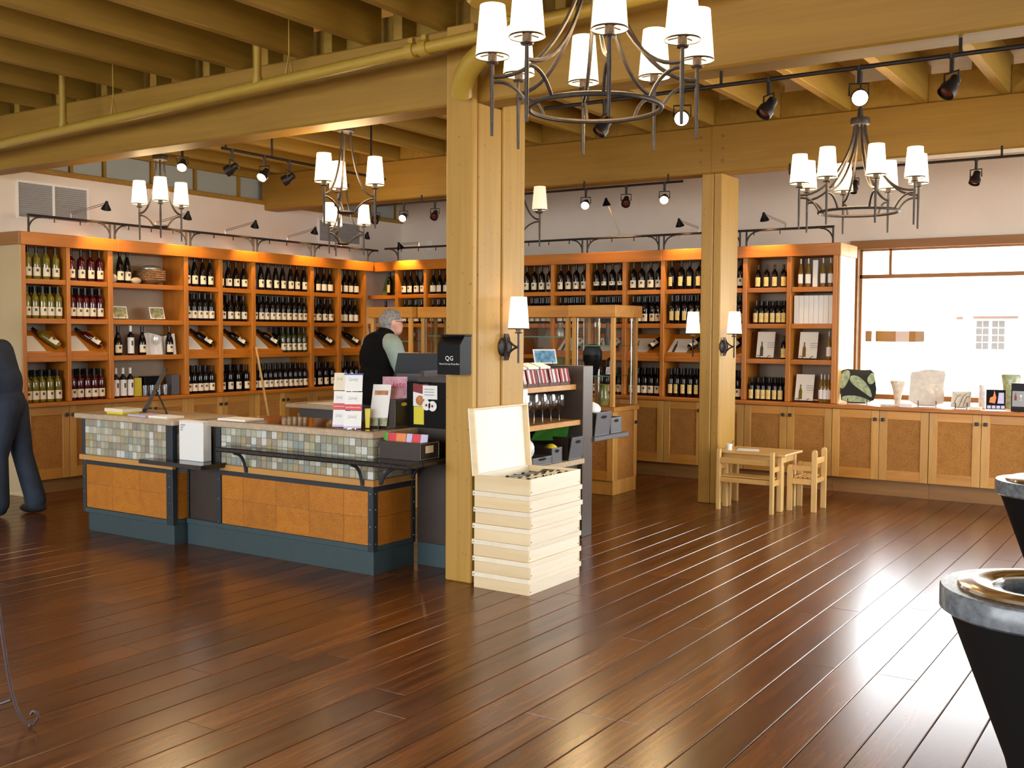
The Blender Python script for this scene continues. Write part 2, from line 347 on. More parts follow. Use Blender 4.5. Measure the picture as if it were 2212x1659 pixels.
# ================================================================== ROOM SHELL
XW, YW, XR, YB, ZC = -9.46, 11.5, 2.8, -3.58, 3.72      # left wall, back wall, right wall, rear wall, deck
floor = struct('floor', MB().box(XW - .1, XR + .1, YB - .1, YW + .1, -.12, -.019), M['subfloor'], 'dark brown wooden plank floor with a glossy finish')
PW = .1768; planks = []
for k in range(-13, 52):
    x1 = -.683 - PW * k; x0 = x1 - PW
    if x0 < XW or x1 > XR: continue
    y = -3.5 + random.random() * 1.5; ends = [YB]
    while y < YW - .4: ends.append(y); y += 1.5 + random.random() * 2.0
    ends.append(YW)
    for a, b in zip(ends[:-1], ends[1:]): planks.append((x0, x1, a, b))
def plank_mb(x0, x1, y0, y1, m=None, dx=0, dy=0):
    g, c = .0016, .0028; m = m or MB()
    o = [(x0 + g, y0 + g, -.02), (x1 - g, y0 + g, -.02), (x1 - g, y1 - g, -.02), (x0 + g, y1 - g, -.02)]
    e = [(p[0], p[1], -c) for p in o]; t = [(x0 + g + c, y0 + g + .001, 0), (x1 - g - c, y0 + g + .001, 0), (x1 - g - c, y1 - g - .001, 0), (x0 + g + c, y1 - g - .001, 0)]
    vs = [(p[0] - dx, p[1] - dy, p[2]) for p in o + e + t]
    fs = [(8, 9, 10, 11)] + [(i, (i + 1) % 4, (i + 1) % 4 + 4, i + 4) for i in range(4)] + [(i + 4, (i + 1) % 4 + 4, (i + 1) % 4 + 8, i + 8) for i in range(4)]
    return m._add(vs, fs)
def plank_size(p):                                        # how large it shows from where the picture was taken
    cx, cy = (p[0] + p[1]) / 2, max((p[2] + p[3]) / 2, .6); d = -cx * math.sin(YAW) + cy * math.cos(YAW); r = cx * math.cos(YAW) + cy * math.sin(YAW)
    if d < .6 or abs(r) / d > .62: return -1
    return (p[3] - p[2]) / d ** 3
planks.sort(key=plank_size, reverse=True)
rest = MB()
for i, (x0, x1, y0, y1) in enumerate(planks):
    if i < 296 and plank_size((x0, x1, y0, y1)) > 0:
        cx, cy = (x0 + x1) / 2, (y0 + y1) / 2; o = plank_mb(x0, x1, y0, y1, None, cx, cy).build('plank', M['plank'], floor); o.location = (cx, cy, 0)
    else: plank_mb(x0, x1, y0, y1, rest)
tag(rest.build('far_planks', M['plank'], floor), kind='stuff')

# ---- walls
wl = MB().box(XW - .12, XW, YB, YW + .12, 0, 3.05)
struct('wall_left', wl, M['wall'], 'white left wall behind the long wine shelves')
wb = MB()
WX0, WX1, WZ0, WZ1 = -3.14, 1.32, .862, 2.455
wb.box(XW - .12, WX0, YW, YW + .12, 0, ZC).box(WX1, XR + .12, YW, YW + .12, 0, ZC).box(WX0, WX1, YW, YW + .12, 0, WZ0).box(WX0, WX1, YW, YW + .12, WZ1, ZC)
struct('wall_back', wb, M['wall'], 'white back wall above the wine shelves with the big window')
wr = MB(); RY0, RY1, RZ0, RZ1 = 4.5, 10.3, .8, 2.8
wr.box(XR, XR + .12, YB, RY0, 0, ZC).box(XR, XR + .12, RY1, YW + .12, 0, ZC).box(XR, XR + .12, RY0, RY1, 0, RZ0).box(XR, XR + .12, RY0, RY1, RZ1, ZC)
struct('wall_right', wr, M['wall'])
wf = MB(); fx0, fx1, fz0, fz1 = -8.2, .6, .8, 3.0
wf.box(XW - .12, fx0, YB - .12, YB, 0, ZC).box(fx1, XR + .12, YB - .12, YB, 0, ZC).box(fx0, fx1, YB - .12, YB, 0, fz0).box(fx0, fx1, YB - .12, YB, fz1, ZC)
struct('wall_rear', wf, M['wall'])

# ---- glazed band above the left wall's ledge
struct('trim_1', MB().bbox(XW - .16, XW + .035, YB, YW, 3.05, 3.10, .006), M['beam'], 'brown wooden ledge along the top of the left wall')
wu = struct('wall_upper_left', MB().box(XW - .30, XW - .22, YB, YW, 3.10, ZC), plain('upper_wall_grey', (.40, .43, .42), .8))
M['frost'] = plain('frosted_glass', (.42, .46, .45), .25, spec=.4)
ys = [4.9, 5.45, 6.05, 6.437, 6.82, 7.41, 7.99, 8.63, 9.22, 9.85, 10.4, 10.95, YW]
for a, b in zip(ys[:-1], ys[1:]):
    MB().bbox(XW - .135, XW - .125, a + .018, b - .018, 3.10, 3.36, .002).build('pane', M['frost'], wu)
for y in ys: MB().bbox(XW - .15, XW - .095, y - .019, y + .019, 3.10, 3.37, .003).build('mullion', M['beam'], wu)
MB().box(XW - .2, XW - .08, YB, YW, 3.36, ZC).build('header', M['joist'], wu)

# ---- ceiling: deck, joists, blocking, beams
ceil = struct('ceiling', MB().box(XW - .3, XR + .12, YB - .12, YW + .12, ZC, ZC + .08), M['deck'], 'exposed timber ceiling of joists on heavy beams')
def joists(x_first, y0, y1):
    x = x_first
    while x > XW - .05: x -= .607
    x += .607
    while x < XR:
        MB().bbox(x - .072, x, y0, y1, 3.41, ZC, .004).build('joist', M['joist'], ceil); x += .607
joists(-3.97, YB, 5.36); joists(-3.145, 5.30, 9.06); joists(-3.97, 8.98, YW)
for (yy, xf) in ((5.445, -3.145), (8.955, -3.145)):
    x = xf
    while x > XW: x -= .607
    while x < XR - .6:
        MB().box(x + .003, x + .531, yy, yy + .03, 3.412, 3.63).build('blocking_board', M['joist'], ceil); x += .607
beam1 = MB().bbox(XW - .05, XR, 5.262, 5.48, 2.942, 3.41, .012).build('beam', M['beam'], ceil)
beam2 = MB().bbox(XW - .05, XR, 8.93, 9.15, 2.985, 3.41, .012).build('beam', M['beam'], ceil)
MB().box(-3.766, -3.76, 8.927, 8.931, 2.99, 3.40).build('beam_seam', M['toe'], beam2)
for dx in (-.105, .105):
    for z in (3.09, 3.20, 3.31):
        m = MB().lathe([(.016, 0), (.016, .004), (.011, .0045), (.011, .002)], 14); m = MB().merge(m, frame_M((-3.763 + dx, 8.931, z), (1, 0, 0), (0, 0, 1)))
        m.build('bolt_plug', M['toe'], beam2)

# ---- columns
def column(name, label, pieces, base):
    t = thing(name, label, 'column', base); tag(t, kind='structure'); del t['category']
    for (x0, x1, y0, y1, z1) in pieces: MB().bbox(x0, x1, y0, y1, 0, z1, .007).build('post_board', M['column'], t, world=True)
    return t
column('column', 'large built-up fir column in the middle with a black drop box on it', [(-3.932, -3.730, 5.206, 5.259, 3.405), (-3.926, -3.728, 5.263, 5.516, 2.94), (-3.932, -3.720, 5.519, 5.776, 3.405)], (-3.83, 5.49, 0))
column('column', 'smaller fir column behind the child table with a sconce on each side', [(-3.856, -3.744, 8.94, 9.30, 2.985), (-3.742, -3.664, 8.945, 9.345, 2.985)], (-3.76, 9.14, 0))

# ---- painted pipe along the near beam
pt = thing('ceiling_pipe', 'mustard painted pipe running along the near ceiling beam', 'pipe', (-4.0, 4.95, 3.1))
pts = [(XW, 4.93, 3.02), (-6.5, 4.93, 3.115), (-3.4, 4.93, 3.225), (-1.5, 4.93, 3.30), (XR, 4.93, 3.40)]
MB().tube(pts, .036, 14).build('pipe_run', M['pipe'], pt, True, True)
for x in (-3.98, -3.88):
    z = 3.115 + (x + 6.5) * .0355
    m = MB().tube([(x - .028, 4.93, z), (x + .028, 4.93, z + .002)], .048, 12).box(x - .016, x + .016, 4.915, 4.945, z + .03, z + .075); m.build('pipe_coupling', M['pipe'], pt, True, True)
for x, z in ((-5.28, 3.155), (-7.42, 3.085)):
    MB().tube([(x, 4.93, z), (x, 4.93, 3.70)], .026, 10).lathe([(.034, 0), (.034, .04)], 10, (x, 4.93, z + .02)).build('riser', M['pipe'], pt, True, True)
for x, z in ((-4.99, 3.17), (-6.8, 3.10)):
    MB().tube([(x - .03, 4.93, z + .04), (x, 4.93, z + .15), (x + .03, 4.93, z + .04)], .006, 6).tube([(x, 4.93, z + .15), (x, 4.93, 3.70)], .005, 6).build('pipe_hanger', M['pipe'], pt, True, True)
el = thing('pipe_elbow', 'thick mustard painted pipe elbow against the large column', 'pipe', (-3.66, 5.15, 2.93))
MB().tube(bez([(-3.33, 4.99, 3.17), (-3.53, 4.99, 3.17), (-3.72, 5.06, 3.08), (-3.76, 5.13, 2.96)], 10), .066, 18).build('elbow_body', M['pipe'], el, True, True)
MB().tube([(-3.33, 4.99, 3.17), (-3.33, 4.96, 3.40)], .05, 14).lathe([(.06, 0), (.06, .06)], 14, (-3.33, 4.96, 3.30)).build('riser', M['pipe'], el, True, True)
dr = thing('ceiling_canister', 'round mustard drum hanging under the ceiling joists', 'canister', (-2.62, 3.72, 3.15))
MB().lathe([(.0, 3.15), (.125, 3.15), (.14, 3.165), (.14, 3.41)], 28, (-2.95, 4.30, 0)).build('drum', M['pipe'], dr, True, True)
MB().lathe([(.15, 3.40), (.15, 3.412)], 28, (-2.95, 4.30, 0)).build('drum_flange', M['pipe'], dr, True, True)
sp = thing('sprinkler_head', 'small sprinkler head hanging in the upper left corner', 'sprinkler', (-4.72, 3.32, 3.28))
MB().tube([(-4.72, 3.32, 3.40), (-4.72, 3.32, 3.70)], .018, 10).lathe([(.012, 3.30), (.028, 3.33), (.026, 3.37), (.016, 3.41)], 12, (-4.72, 3.32, 0)).build('drop_pipe', M['pipe'], sp, True, True)
MB().tube(arc((-4.72, 3.32, 3.29), .012, 0, 2 * PI, 12, 'xz'), .003, 6).lathe([(.0, 3.268), (.018, 3.268), (.018, 3.272), (0, 3.272)], 12, (-4.72, 3.32, 0)).build('nozzle', M['chrome'], sp, True, True)

# ---- window in the back wall
win = tag(MB().bbox(WX0 - .085, WX1 + .085, YW - .035, YW + .02, WZ1, WZ1 + .09, .004).build('window_1', M['toe']), 'big bright window with brown wooden frame above the sill counter', kind='structure')
MB().bbox(WX0 - .085, WX0, YW - .035, YW + .02, WZ0, WZ1, .004).build('casing', M['toe'], win); MB().bbox(WX1, WX1 + .085, YW - .035, YW + .02, WZ0, WZ1, .004).build('casing', M['toe'], win)
def bar(nm_, x0, x1, z0, z1): MB().bbox(x0, x1, YW + .03, YW + .085, z0, z1, .004).build(nm_, M['toe'], win)
bar('frame_bar', WX0, WX1, 2.144, 2.186); bar('frame_bar', WX0, WX0 + .03, WZ0, WZ1); bar('frame_bar', WX1 - .03, WX1, WZ0, WZ1); bar('frame_bar', WX0, WX1, WZ1 - .02, WZ1); bar('frame_bar', WX0, WX1, WZ0, WZ0 + .05)
bar('mullion', -2.838, -2.808, 2.186, WZ1); bar('mullion', -.62, -.59, WZ0, WZ1)
M['wpane'] = glassy('window_glass', (1, 1, 1), 0, 1.0)
for (a, b, c, d) in ((WX0 + .03, -2.838, 2.186, WZ1 - .02), (-2.808, -.62, 2.186, WZ1 - .02), (-.59, WX1 - .03, 2.186, WZ1 - .02), (WX0 + .03, -.62, WZ0 + .05, 2.144), (-.59, WX1 - .03, WZ0 + .05, 2.144)):
    MB().box(a, b, YW + .055, YW + .059, c, d).build('pane', M['wpane'], win)
w2 = tag(MB().box(XR - .02, XR + .02, RY0 - .08, RY0, RZ0, RZ1).build('window_2', M['toe']), kind='structure')
for y in (RY1, 5.9, 7.9): MB().box(XR, XR + .06, y, y + .07, RZ0, RZ1).build('mullion', M['toe'], w2)
for (a, b) in ((RY0, 5.9), (5.97, 7.9), (7.97, RY1)): MB().box(XR + .03, XR + .034, a, b, RZ0, RZ1).build('pane', M['wpane'], w2)
w3 = tag(MB().box(fx0 - .08, fx0, YB - .06, YB + .02, fz0, fz1).build('added_window', M['toe']), kind='structure')  # added unseen window, sized to send front light onto the back wall
for x in (fx1, -5.2, -2.8): MB().box(x, x + .07, YB - .06, YB, fz0, fz1).build('mullion', M['toe'], w3)
for (a, b) in ((fx0, -5.2), (-5.13, -2.8), (-2.73, fx1)): MB().box(a, b, YB - .034, YB - .03, fz0, fz1).build('pane', M['wpane'], w3)

# ---- outside: ground, pale house across the way, deck rail
M['stucco'] = plain('white_stucco', (.88, .86, .80), .8, var=.03, scale=4); M['gravel'] = plain('pale_paving', (.66, .62, .55), .8, var=.1, scale=3)
M['soffit'] = wood('cedar_soffit', (.040, .014, .001), (.060, .022, .002), axis=0, rough=.8, spec=.1); M['darkwin'] = plain('house_window_glass', (.030, .022, .016), .6, spec=.1)
struct('ground_outside', MB().box(-30, 25, YW + .2, 60, -.5, -.3).box(XR + .3, 25, -15, YW + .2, -.5, -.3).box(-30, 25, -25, YB - .3, -.5, -.3), M['gravel'], 'pale paving outside the window')
hs = thing('house', 'white stucco house outside the window with a small paned window', 'building', (-3.5, 20.2, -.3))
MB().box(-9, 4, 20.0, 24, -.3, 2.9).build('house_wall', M['stucco'], hs, world=True)
rf = MB().box(-9.1, 4.1, 19.95, 24.1, 2.9, 3.0).build('house_parapet', M['stucco'], hs, world=True)
cp = MB().bbox(-5.33, -4.27, 19.3, 20.0, 1.42, 1.61, .01).build('canopy_board', M['soffit'], hs, world=True)
for x in (-5.16, -4.98): MB().box(x - .03, x + .03, 19.27, 19.3, 1.42, 1.60).build('canopy_bracket', M['stucco'], cp, world=True)
MB().bbox(-3.44, -2.72, 19.85, 20.0, 1.835, 1.88, .006).build('lintel', M['soffit'], hs, world=True); MB().bbox(-3.72, -3.62, 19.9, 20.0, 1.82, 1.87, .006).build('bracket_end', M['soffit'], hs, world=True)
wnd = MB().box(-3.42, -2.90, 19.97, 20.0, 1.28, 1.83).build('house_window', M['cream'], hs, world=True)
for sx in (-3.395, -3.14):
    for i in range(2):
        for j in range(4):
            x0 = sx + i * .108; z0 = 1.30 + j * .128; MB().box(x0, x0 + .095, 19.955, 19.968, z0, z0 + .112).build('pane', M['darkwin'], wnd, world=True)
rl = thing('deck_rail', 'low wooden deck rail outside behind the sill ornaments', 'railing', (-1.5, 13.5, -.3))
for z0, z1, mt in ((1.06, 1.12, 'grey'), (.93, .975, 'cream'), (.80, .845, 'cream'), (.66, .71, 'cream')): MB().bbox(-5, 2, 13.47, 13.53, z0, z1, .005).build('rail', M[mt], rl, world=True)
for x in (-4.4, -3.0, -1.6, -.2, 1.2): MB().bbox(x - .045, x + .045, 13.44, 13.56, -.3, 1.06, .006).build('rail_post', M['cream'], rl, world=True)
# ================================================================== BOTTLES
def prof_bordeaux(h, r): return [(r * .86, 0), (r, .012), (r, h * .62), (r * .93, h * .67), (r * .60, h * .725), (r * .40, h * .76), (r * .375, h * .80)], h * .80
def prof_burgundy(h, r): return [(r * .86, 0), (r, .012), (r, h * .46), (r * .90, h * .54), (r * .62, h * .66), (r * .42, h * .745), (r * .37, h * .80)], h * .80
def prof_riesling(h, r): return [(r * .86, 0), (r, .012), (r, h * .45), (r * .93, h * .54), (r * .70, h * .66), (r * .46, h * .77), (r * .37, h * .82)], h * .82
KINDS = {}
def bottle_kind(key, prof, h, r, gm, capm=('capsule'), lab='cream', lz=(.09, .36), lw=1.15, tail=None, mark=True):
    p, zc = prof(h, r); body = MB().lathe(p, 14, cap=True).mesh(key + '_glass', M[gm], True)
    cap = MB().lathe([(r * .40, zc), (r * .40, h * .97), (r * .44, h * .972), (r * .44, h), (0, h)], 12, cap=False).mesh(key + '_capsule', M[capm], True)
    R = r + .0012; m = MB(); z0, z1 = h * lz[0], h * lz[1]
    if tail: m.lathe([(R, z0), (R, z0 + (z1 - z0) * .5), (R, z1)], 10, a0=-lw * .55, a1=lw * .55, cap=False)
    else: m.lathe([(R, z0), (R, z1)], 10, a0=-lw, a1=lw, cap=False)
    if mark: m.lathe([(R + .0006, z0 + (z1 - z0) * .50), (R + .0006, z0 + (z1 - z0) * .80)], 4, a0=-.28, a1=.28, cap=False, m=1)
    KINDS[key] = (body, cap, m.mesh(key + '_label', [M[lab], M['ink']], True), h, r)
bottle_kind('white_bordeaux', prof_bordeaux, .30, .0375, 'glass_white'); bottle_kind('rose_bordeaux', prof_bordeaux, .30, .0375, 'glass_rose')
bottle_kind('dark_bordeaux', prof_bordeaux, .30, .0375, 'glass_dark'); bottle_kind('dark_burgundy', prof_burgundy, .295, .041, 'glass_dark')
bottle_kind('green_bordeaux', prof_bordeaux, .30, .0375, 'glass_green'); bottle_kind('dark_riesling', prof_riesling, .325, .038, 'glass_dark')
bottle_kind('yellow_bordeaux', prof_bordeaux, .305, .038, 'glass_dark', lab='yellowlabel', lz=(.12, .44), tail=True, mark=False)
bottle_kind('low_label', prof_bordeaux, .30, .0375, 'glass_dark', lz=(.20, .34)); bottle_kind('plain_label', prof_burgundy, .295, .041, 'glass_dark', mark=False)
bottle_kind('half_gold', prof_bordeaux, .235, .030, 'glass_dark', lab='yellowlabel', lz=(.06, .46), lw=.9, mark=False)
bottle_kind('dessert', prof_riesling, .285, .026, 'glass_amber', 'capsule_grey', lab='white', lz=(.13, .45), lw=1.3, mark=False)
bottle_kind('white_wrap', prof_bordeaux, .30, .034, 'glass_dark', 'white', lab='white', lz=(.06, .6), lw=1.5)
WORD = {'white_bordeaux': 'clear white wine bottle', 'rose_bordeaux': 'red rosé bottle', 'dark_bordeaux': 'dark wine bottle', 'dark_burgundy': 'dark sloping wine bottle', 'green_bordeaux': 'green wine bottle', 'dark_riesling': 'slim dark bottle', 'yellow_bordeaux': 'dark yellow-label bottle', 'low_label': 'dark low-label bottle', 'plain_label': 'dark sloping wine bottle', 'half_gold': 'small gold-label bottle', 'dessert': 'slender amber bottle', 'white_wrap': 'white-wrapped bottle'}
nbot = 0; hidden_bottles = {}
def bottle(key, loc, rz, label, group, rot=None):
    global nbot; nbot += 1; body, cap, lab, h, r = KINDS[key]
    o = inst('wine_bottle', body, None, loc, rot or (0, 0, rz)); tag(o, label, 'bottle', group)
    inst('capsule', cap, o); inst('bottle_label', lab, o, (0, 0, 0)); return o
bh = {k: MB() for k in ('glass_dark', 'glass_white', 'glass_rose', 'capsule', 'cream')}
def back_bottle(key, loc):
    prof = prof_bordeaux if 'bordeaux' in key or key in ('half_gold', 'low_label') else prof_burgundy; h, r = KINDS[key][3], KINDS[key][4]; p, zc = prof(h, r)
    g = 'glass_white' if 'white' in key else 'glass_rose' if 'rose' in key else 'glass_dark'
    bh[g].lathe(p, 9, loc, cap=False); bh['capsule'].lathe([(r * .41, zc), (r * .42, h), (0, h)], 8, loc, cap=False)
# ================================================================== LEFT WALL SHELVING
SX = -9.10; BK = XW + .004
Zs = [.862, 1.29, 1.65, 2.018]; ST = .048
W1 = [(5.638, 6.053), (6.092, 6.509), (6.562, 7.436), (7.491, 7.908), (7.960, 8.385), (8.441, 9.327), (9.383, 9.808), (9.867, 10.293)]
sh1 = thing('wall_shelving', 'long orange-brown wooden wine shelving along the left wall', 'shelving', (SX - .18, 7.95, .862))
eds = [W1[0][0]] + [0] * 0
st_y = [(5.592, W1[0][0])] + [(W1[i][1], W1[i + 1][0]) for i in range(7)] + [(10.293, 10.337)]
for i, (a, b) in enumerate(st_y): MB().bbox(BK, SX + .012, a, b, .862, 2.33, .003).build('upright', M['shelfz'], sh1, world=True)
for (a, b) in ((5.578, 6.60), (6.602, 8.44), (8.442, 10.45)): MB().bbox(SX - .02, SX + .035, a, b, 2.325, 2.445, .004).build('cornice', M['shelf'], sh1, world=True)
MB().box(BK, SX + .008, 5.579, 5.591, 0, 2.325).build('end_panel', plain('tan_end_panel', (.50, .39, .22), .6), sh1, world=True)
MB().box(BK, SX - .021, 5.578, 10.45, 2.33, 2.44).build('top_board', M['shelf'], sh1, world=True); MB().bbox(BK, SX + .035, 5.556, 5.577, 2.325, 2.445, .004).build('cornice', M['toe'], sh1, world=True)
for i, (a, b) in enumerate(W1):
    MB().box(BK, BK + .014, a - .01, b + .01, .87, 2.33).build('back_panel', M['shelfback'], sh1, world=True)
    for z in Zs[1:]: MB().bbox(BK + .014, SX, a + .001, b - .001, z - ST, z, .003).build('shelf', M['shelf'], sh1, world=True)
ct1 = solo('worktop', MB().bbox(BK, SX + .10, 5.56, 10.46, .825, .860, .005), M['shelf'], 'wooden counter top under the left wall wine shelves', 'counter', (SX - .1, 8.0, .825))
# base cabinets
def base_cabinet(cx, w_, z0, z1, depth, label, horiz, knobs=(1, 1)):
    """built along local +x, front towards local -y"""
    t = thing('base_cabinet', label, 'cabinet')
    MB().box(-w_ / 2, w_ / 2, .03, depth, z0, z1).build('carcass', M['toe'], t)
    MB().box(-w_ / 2, w_ / 2, .07, depth, 0, z0).build('toe_kick', M['toe'], t)
    for s_, kn in ((-1, knobs[0]), (1, knobs[1])):
        x0, x1 = sorted((0.002 * s_, s_ * (w_ / 2 - .002))); sw = .072
        d = MB().bbox(x0, x0 + sw, 0, .026, z0 + .004, z1 - .004, .002).bbox(x1 - sw, x1, 0, .026, z0 + .004, z1 - .004, .002).build('door', M['maple'], t)
        MB().bbox(x0 + sw, x1 - sw, .001, .026, z1 - .084, z1 - .004, .002).build('door_rail', M['maplerail'], d); MB().bbox(x0 + sw, x1 - sw, .001, .026, z0 + .004, z0 + .104, .002).build('door_rail', M['maplerail'], d)
        MB().box(x0 + sw, x1 - sw, .009, .024, z0 + .10, z1 - .08).build('cork_panel', M['corkpanel'], d)
        if kn:
            kx = s_ * .037; MB().bbox(kx - .017, kx + .017, -.024, -.010, z1 - .105, z1 - .071, .005).box(kx - .007, kx + .007, -.010, .0005, z1 - .095, z1 - .081).build('knob', M['iron'], d)
    return t
def place(t, loc, rz): t.location = loc; t.rotation_euler = (0, 0, rz)
B1 = ['leftmost base cabinet under the left wall shelves', 'second base cabinet from left under the left wall shelves', 'third base cabinet under the left wall shelves, behind the counter', 'fourth base cabinet under the left wall shelves, near the leaning stick', 'last base cabinet of the left wall by the room corner']
for i in range(5): place(base_cabinet(0, .938, .13, .824, .3, B1[i], False), (SX + .03, 6.05 + .94 * i, 0), PI / 2)
# ---- contents of the left wall shelves
def row(key, y0, y1, z, n, bay, rowname, back=0, x_in=.055, spread=None, skip=()):
    r = KINDS[key][4]; a, b = (y0 + r + .012, y1 - r - .02) if spread is None else spread
    for j in range(n):
        y = a + (b - a) * (j / (n - 1) if n > 1 else .5) + random.uniform(-.004, .004)
        if j not in skip:
            bottle(key, (SX - x_in + random.uniform(-.006, .006), y, z + .0015), random.uniform(-.25, .05), '%s %s from left, %s, %s' % (ORD[j], WORD[key], rowname, bay), 'bottles on the left wall shelves')
        for k in range(back): back_bottle(key, (SX - x_in - .084 * (k + 1), y + .01, z + .0015))
RN = ['bottom row', 'display row', 'second row', 'top row']
BAY = ['leftmost left-wall bay', 'second left-wall bay', 'wide third left-wall bay', 'fourth left-wall bay', 'fifth left-wall bay', 'wide sixth left-wall bay', 'seventh left-wall bay', 'last left-wall bay']
def W(b, r, key, n, back=0, **k): row(key, W1[b][0], W1[b][1], Zs[r], n, BAY[b], RN[r], back, **k)
W(0, 3, 'white_bordeaux', 4, spread=(5.69, 5.98)); W(0, 2, 'white_bordeaux', 5, 2, spread=(5.68, 6.0)); W(0, 0, 'white_bordeaux', 5, 2, spread=(5.67, 5.98))
W(1, 3, 'rose_bordeaux', 4); W(1, 2, 'rose_bordeaux', 5, 2); W(1, 0, 'rose_bordeaux', 5, 2)
W(3, 3, 'dark_riesling', 4, spread=(7.53, 7.83)); W(3, 2, 'dark_bordeaux', 5, 2, spread=(7.53, 7.845)); W(3, 0, 'dark_bordeaux', 5, 2, spread=(7.53, 7.845))
W(4, 3, 'dark_burgundy', 4, spread=(7.97, 8.32)); W(4, 2, 'dark_burgundy', 4, 1, spread=(8.0, 8.32)); W(4, 0, 'dark_bordeaux', 4, 2, spread=(8.0, 8.34))
W(5, 3, 'dark_riesling', 8, spread=(8.46, 9.28)); W(5, 2, 'dark_bordeaux', 10, 2, spread=(8.49, 9.28)); W(5, 0, 'dark_bordeaux', 11, 2, spread=(8.48, 9.28))
row('green_bordeaux', 0, 0, Zs[1], 5, BAY[5], 'display row', 2, spread=(8.93, 9.27))
W(6, 3, 'plain_label', 4, spread=(9.40, 9.72)); W(6, 2, 'dark_burgundy', 4, 1, spread=(9.42, 9.73)); W(6, 0, 'dark_bordeaux', 4, 1, spread=(9.42, 9.76))
W(7, 3, 'plain_label', 4, spread=(9.885, 10.2)); W(7, 2, 'plain_label', 4, 1, spread=(9.9, 10.2)); W(7, 0, 'dark_bordeaux', 4, 1, spread=(9.9, 10.22))
# sloped display boards with a card and a lying bottle
SLOPE = math.radians(46)
def sloped_W1(bay, key, y0, y1, name):
    z = Zs[1]; x0 = SX - .015; d = .30; dx, dz = d * math.cos(SLOPE), d * math.sin(SLOPE)
    MB().extr([(x0, y0, z + .002), (x0, y0, z + .040), (x0 - .02, y0, z + .040), (x0 - dx, y0, z + .03 + dz), (x0 - dx, y0, z + .002)], (0, y1 - y0, 0)).build('display_slope', M['shelf'], sh1, world=True)
    n = Vector((math.sin(SLOPE), 0, math.cos(SLOPE))); u = Vector((-math.cos(SLOPE), 0, math.sin(SLOPE)))
    P0 = Vector((x0 - .02, 0, z + .041)) + n * .003; wd = (y1 - y0) if (y1 - y0) < .5 else .42
    m = MB(); c = P0 + u * .012; m.extr([c + Vector((0, y0 + .02, 0)), c + Vector((0, y0 + .02 + wd * .50, 0)), c + u * .20 + Vector((0, y0 + wd * .42, 0)), c + u * .20 + Vector((0, y0 + .02, 0))], n * .002)
    solo('info_card', m, M['paper'], 'cream card on the slope of the %s' % name, 'card', tuple(P0 + Vector((0, y0 + .1, 0))), 'tasting cards on the left wall')
    # lying bottle: base low and to the right, neck up and to the left
    ax = (u * .80 + Vector((0, -.60, 0))).normalized(); r = KINDS[key][4]; base = P0 + u * .035 + n * (r + .004) + Vector((0, y0 + wd * .86, 0))
    side = n.cross(ax).normalized(); q = Matrix((( n.x, side.x, ax.x), (n.y, side.y, ax.y), (n.z, side.z, ax.z)))
    q = Matrix((n, ax.cross(n).normalized(), ax)).transposed()
    bottle(key, base, 0, '%s lying on the slope of the %s' % (WORD[key], name), 'lying bottles', q.to_euler())
for b, key in ((0, 'white_bordeaux'), (1, 'rose_bordeaux'), (3, 'dark_bordeaux'), (4, 'dark_bordeaux'), (6, 'dark_bordeaux'), (7, 'dark_bordeaux')): sloped_W1(b, key, W1[b][0] + .002, W1[b][1] - .002, BAY[b])
sloped_W1(5, 'dark_bordeaux', W1[5][0] + .002, 8.88, BAY[5])
# wide third bay: ornaments
y0, y1 = W1[2]; z3, z2, z1_, z0_ = Zs[3] + .001, Zs[2] + .001, Zs[1] + .001, Zs[0] + .001
bottle('dark_riesling', (SX - .07, 6.70, z3), -.1, 'left of two slim dark bottles beside the round basket', 'ornament shelf bottles'); bottle('dark_riesling', (SX - .09, 6.80, z3), -.1, 'right of two slim dark bottles beside the round basket', 'ornament shelf bottles')
M['stone'] = plain('pale_stone', (.50, .42, .30), .8, var=.2, scale=30); M['sail'] = plain('pale_green_card', (.35, .40, .30), .5); M['basket'] = plain('woven_basket', (.22, .11, .04), .7, var=.7, scale=55, bump=.6); M['ggreen'] = plain('green_art_glass', (.12, .14, .03), .12, spec=.7, var=.3, scale=10)
solo('gift_box', MB().extr([(SX - .16, 6.62, z3), (SX - .16, 6.84, z3), (SX - .14, 6.80, z3 + .27), (SX - .14, 6.64, z3 + .27)], (.012, 0, 0)), M['sail'], 'pale green card standing behind the two slim bottles', 'card', (SX - .15, 6.72, z3))
solo('stone', MB().ball((SX - .07, 6.615, z3 + .045), (.05, .045, .046)), M['stone'], 'round pale stone left of the two slim bottles', 'stone', (SX - .07, 6.62, z3), smooth=True)
solo('stone', MB().ball((SX - .05, 6.875, z3 + .032), (.045, .055, .033)), M['stone'], 'low pale stone right of the two slim bottles', 'stone', (SX - .05, 6.875, z3), smooth=True)
bk = thing('basket', 'round woven basket bowl on the top shelf of the wide third bay', 'basket', (SX - .15, 7.12, z3))
MB().lathe([(.07, 0), (.12, .03), (.155, .09), (.15, .13), (.12, .155)], 20, (SX - .15, 7.12, z3)).build('bowl', M['basket'], bk, True, True)
MB().ball((SX - .13, 7.12, z3 + .165), (.10, .12, .04)).build('filling', M['capsule_grey'], bk, True, True)
for i in range(5): MB().tube([(SX - .15 + .152 * math.cos(a), 7.12 + .152 * math.sin(a), z3 + .05 + .022 * i) for a in [k * PI / 12 for k in range(24)]], .011, 6, closed=True).build('wicker_coil', M['basket'], bk, True, True)
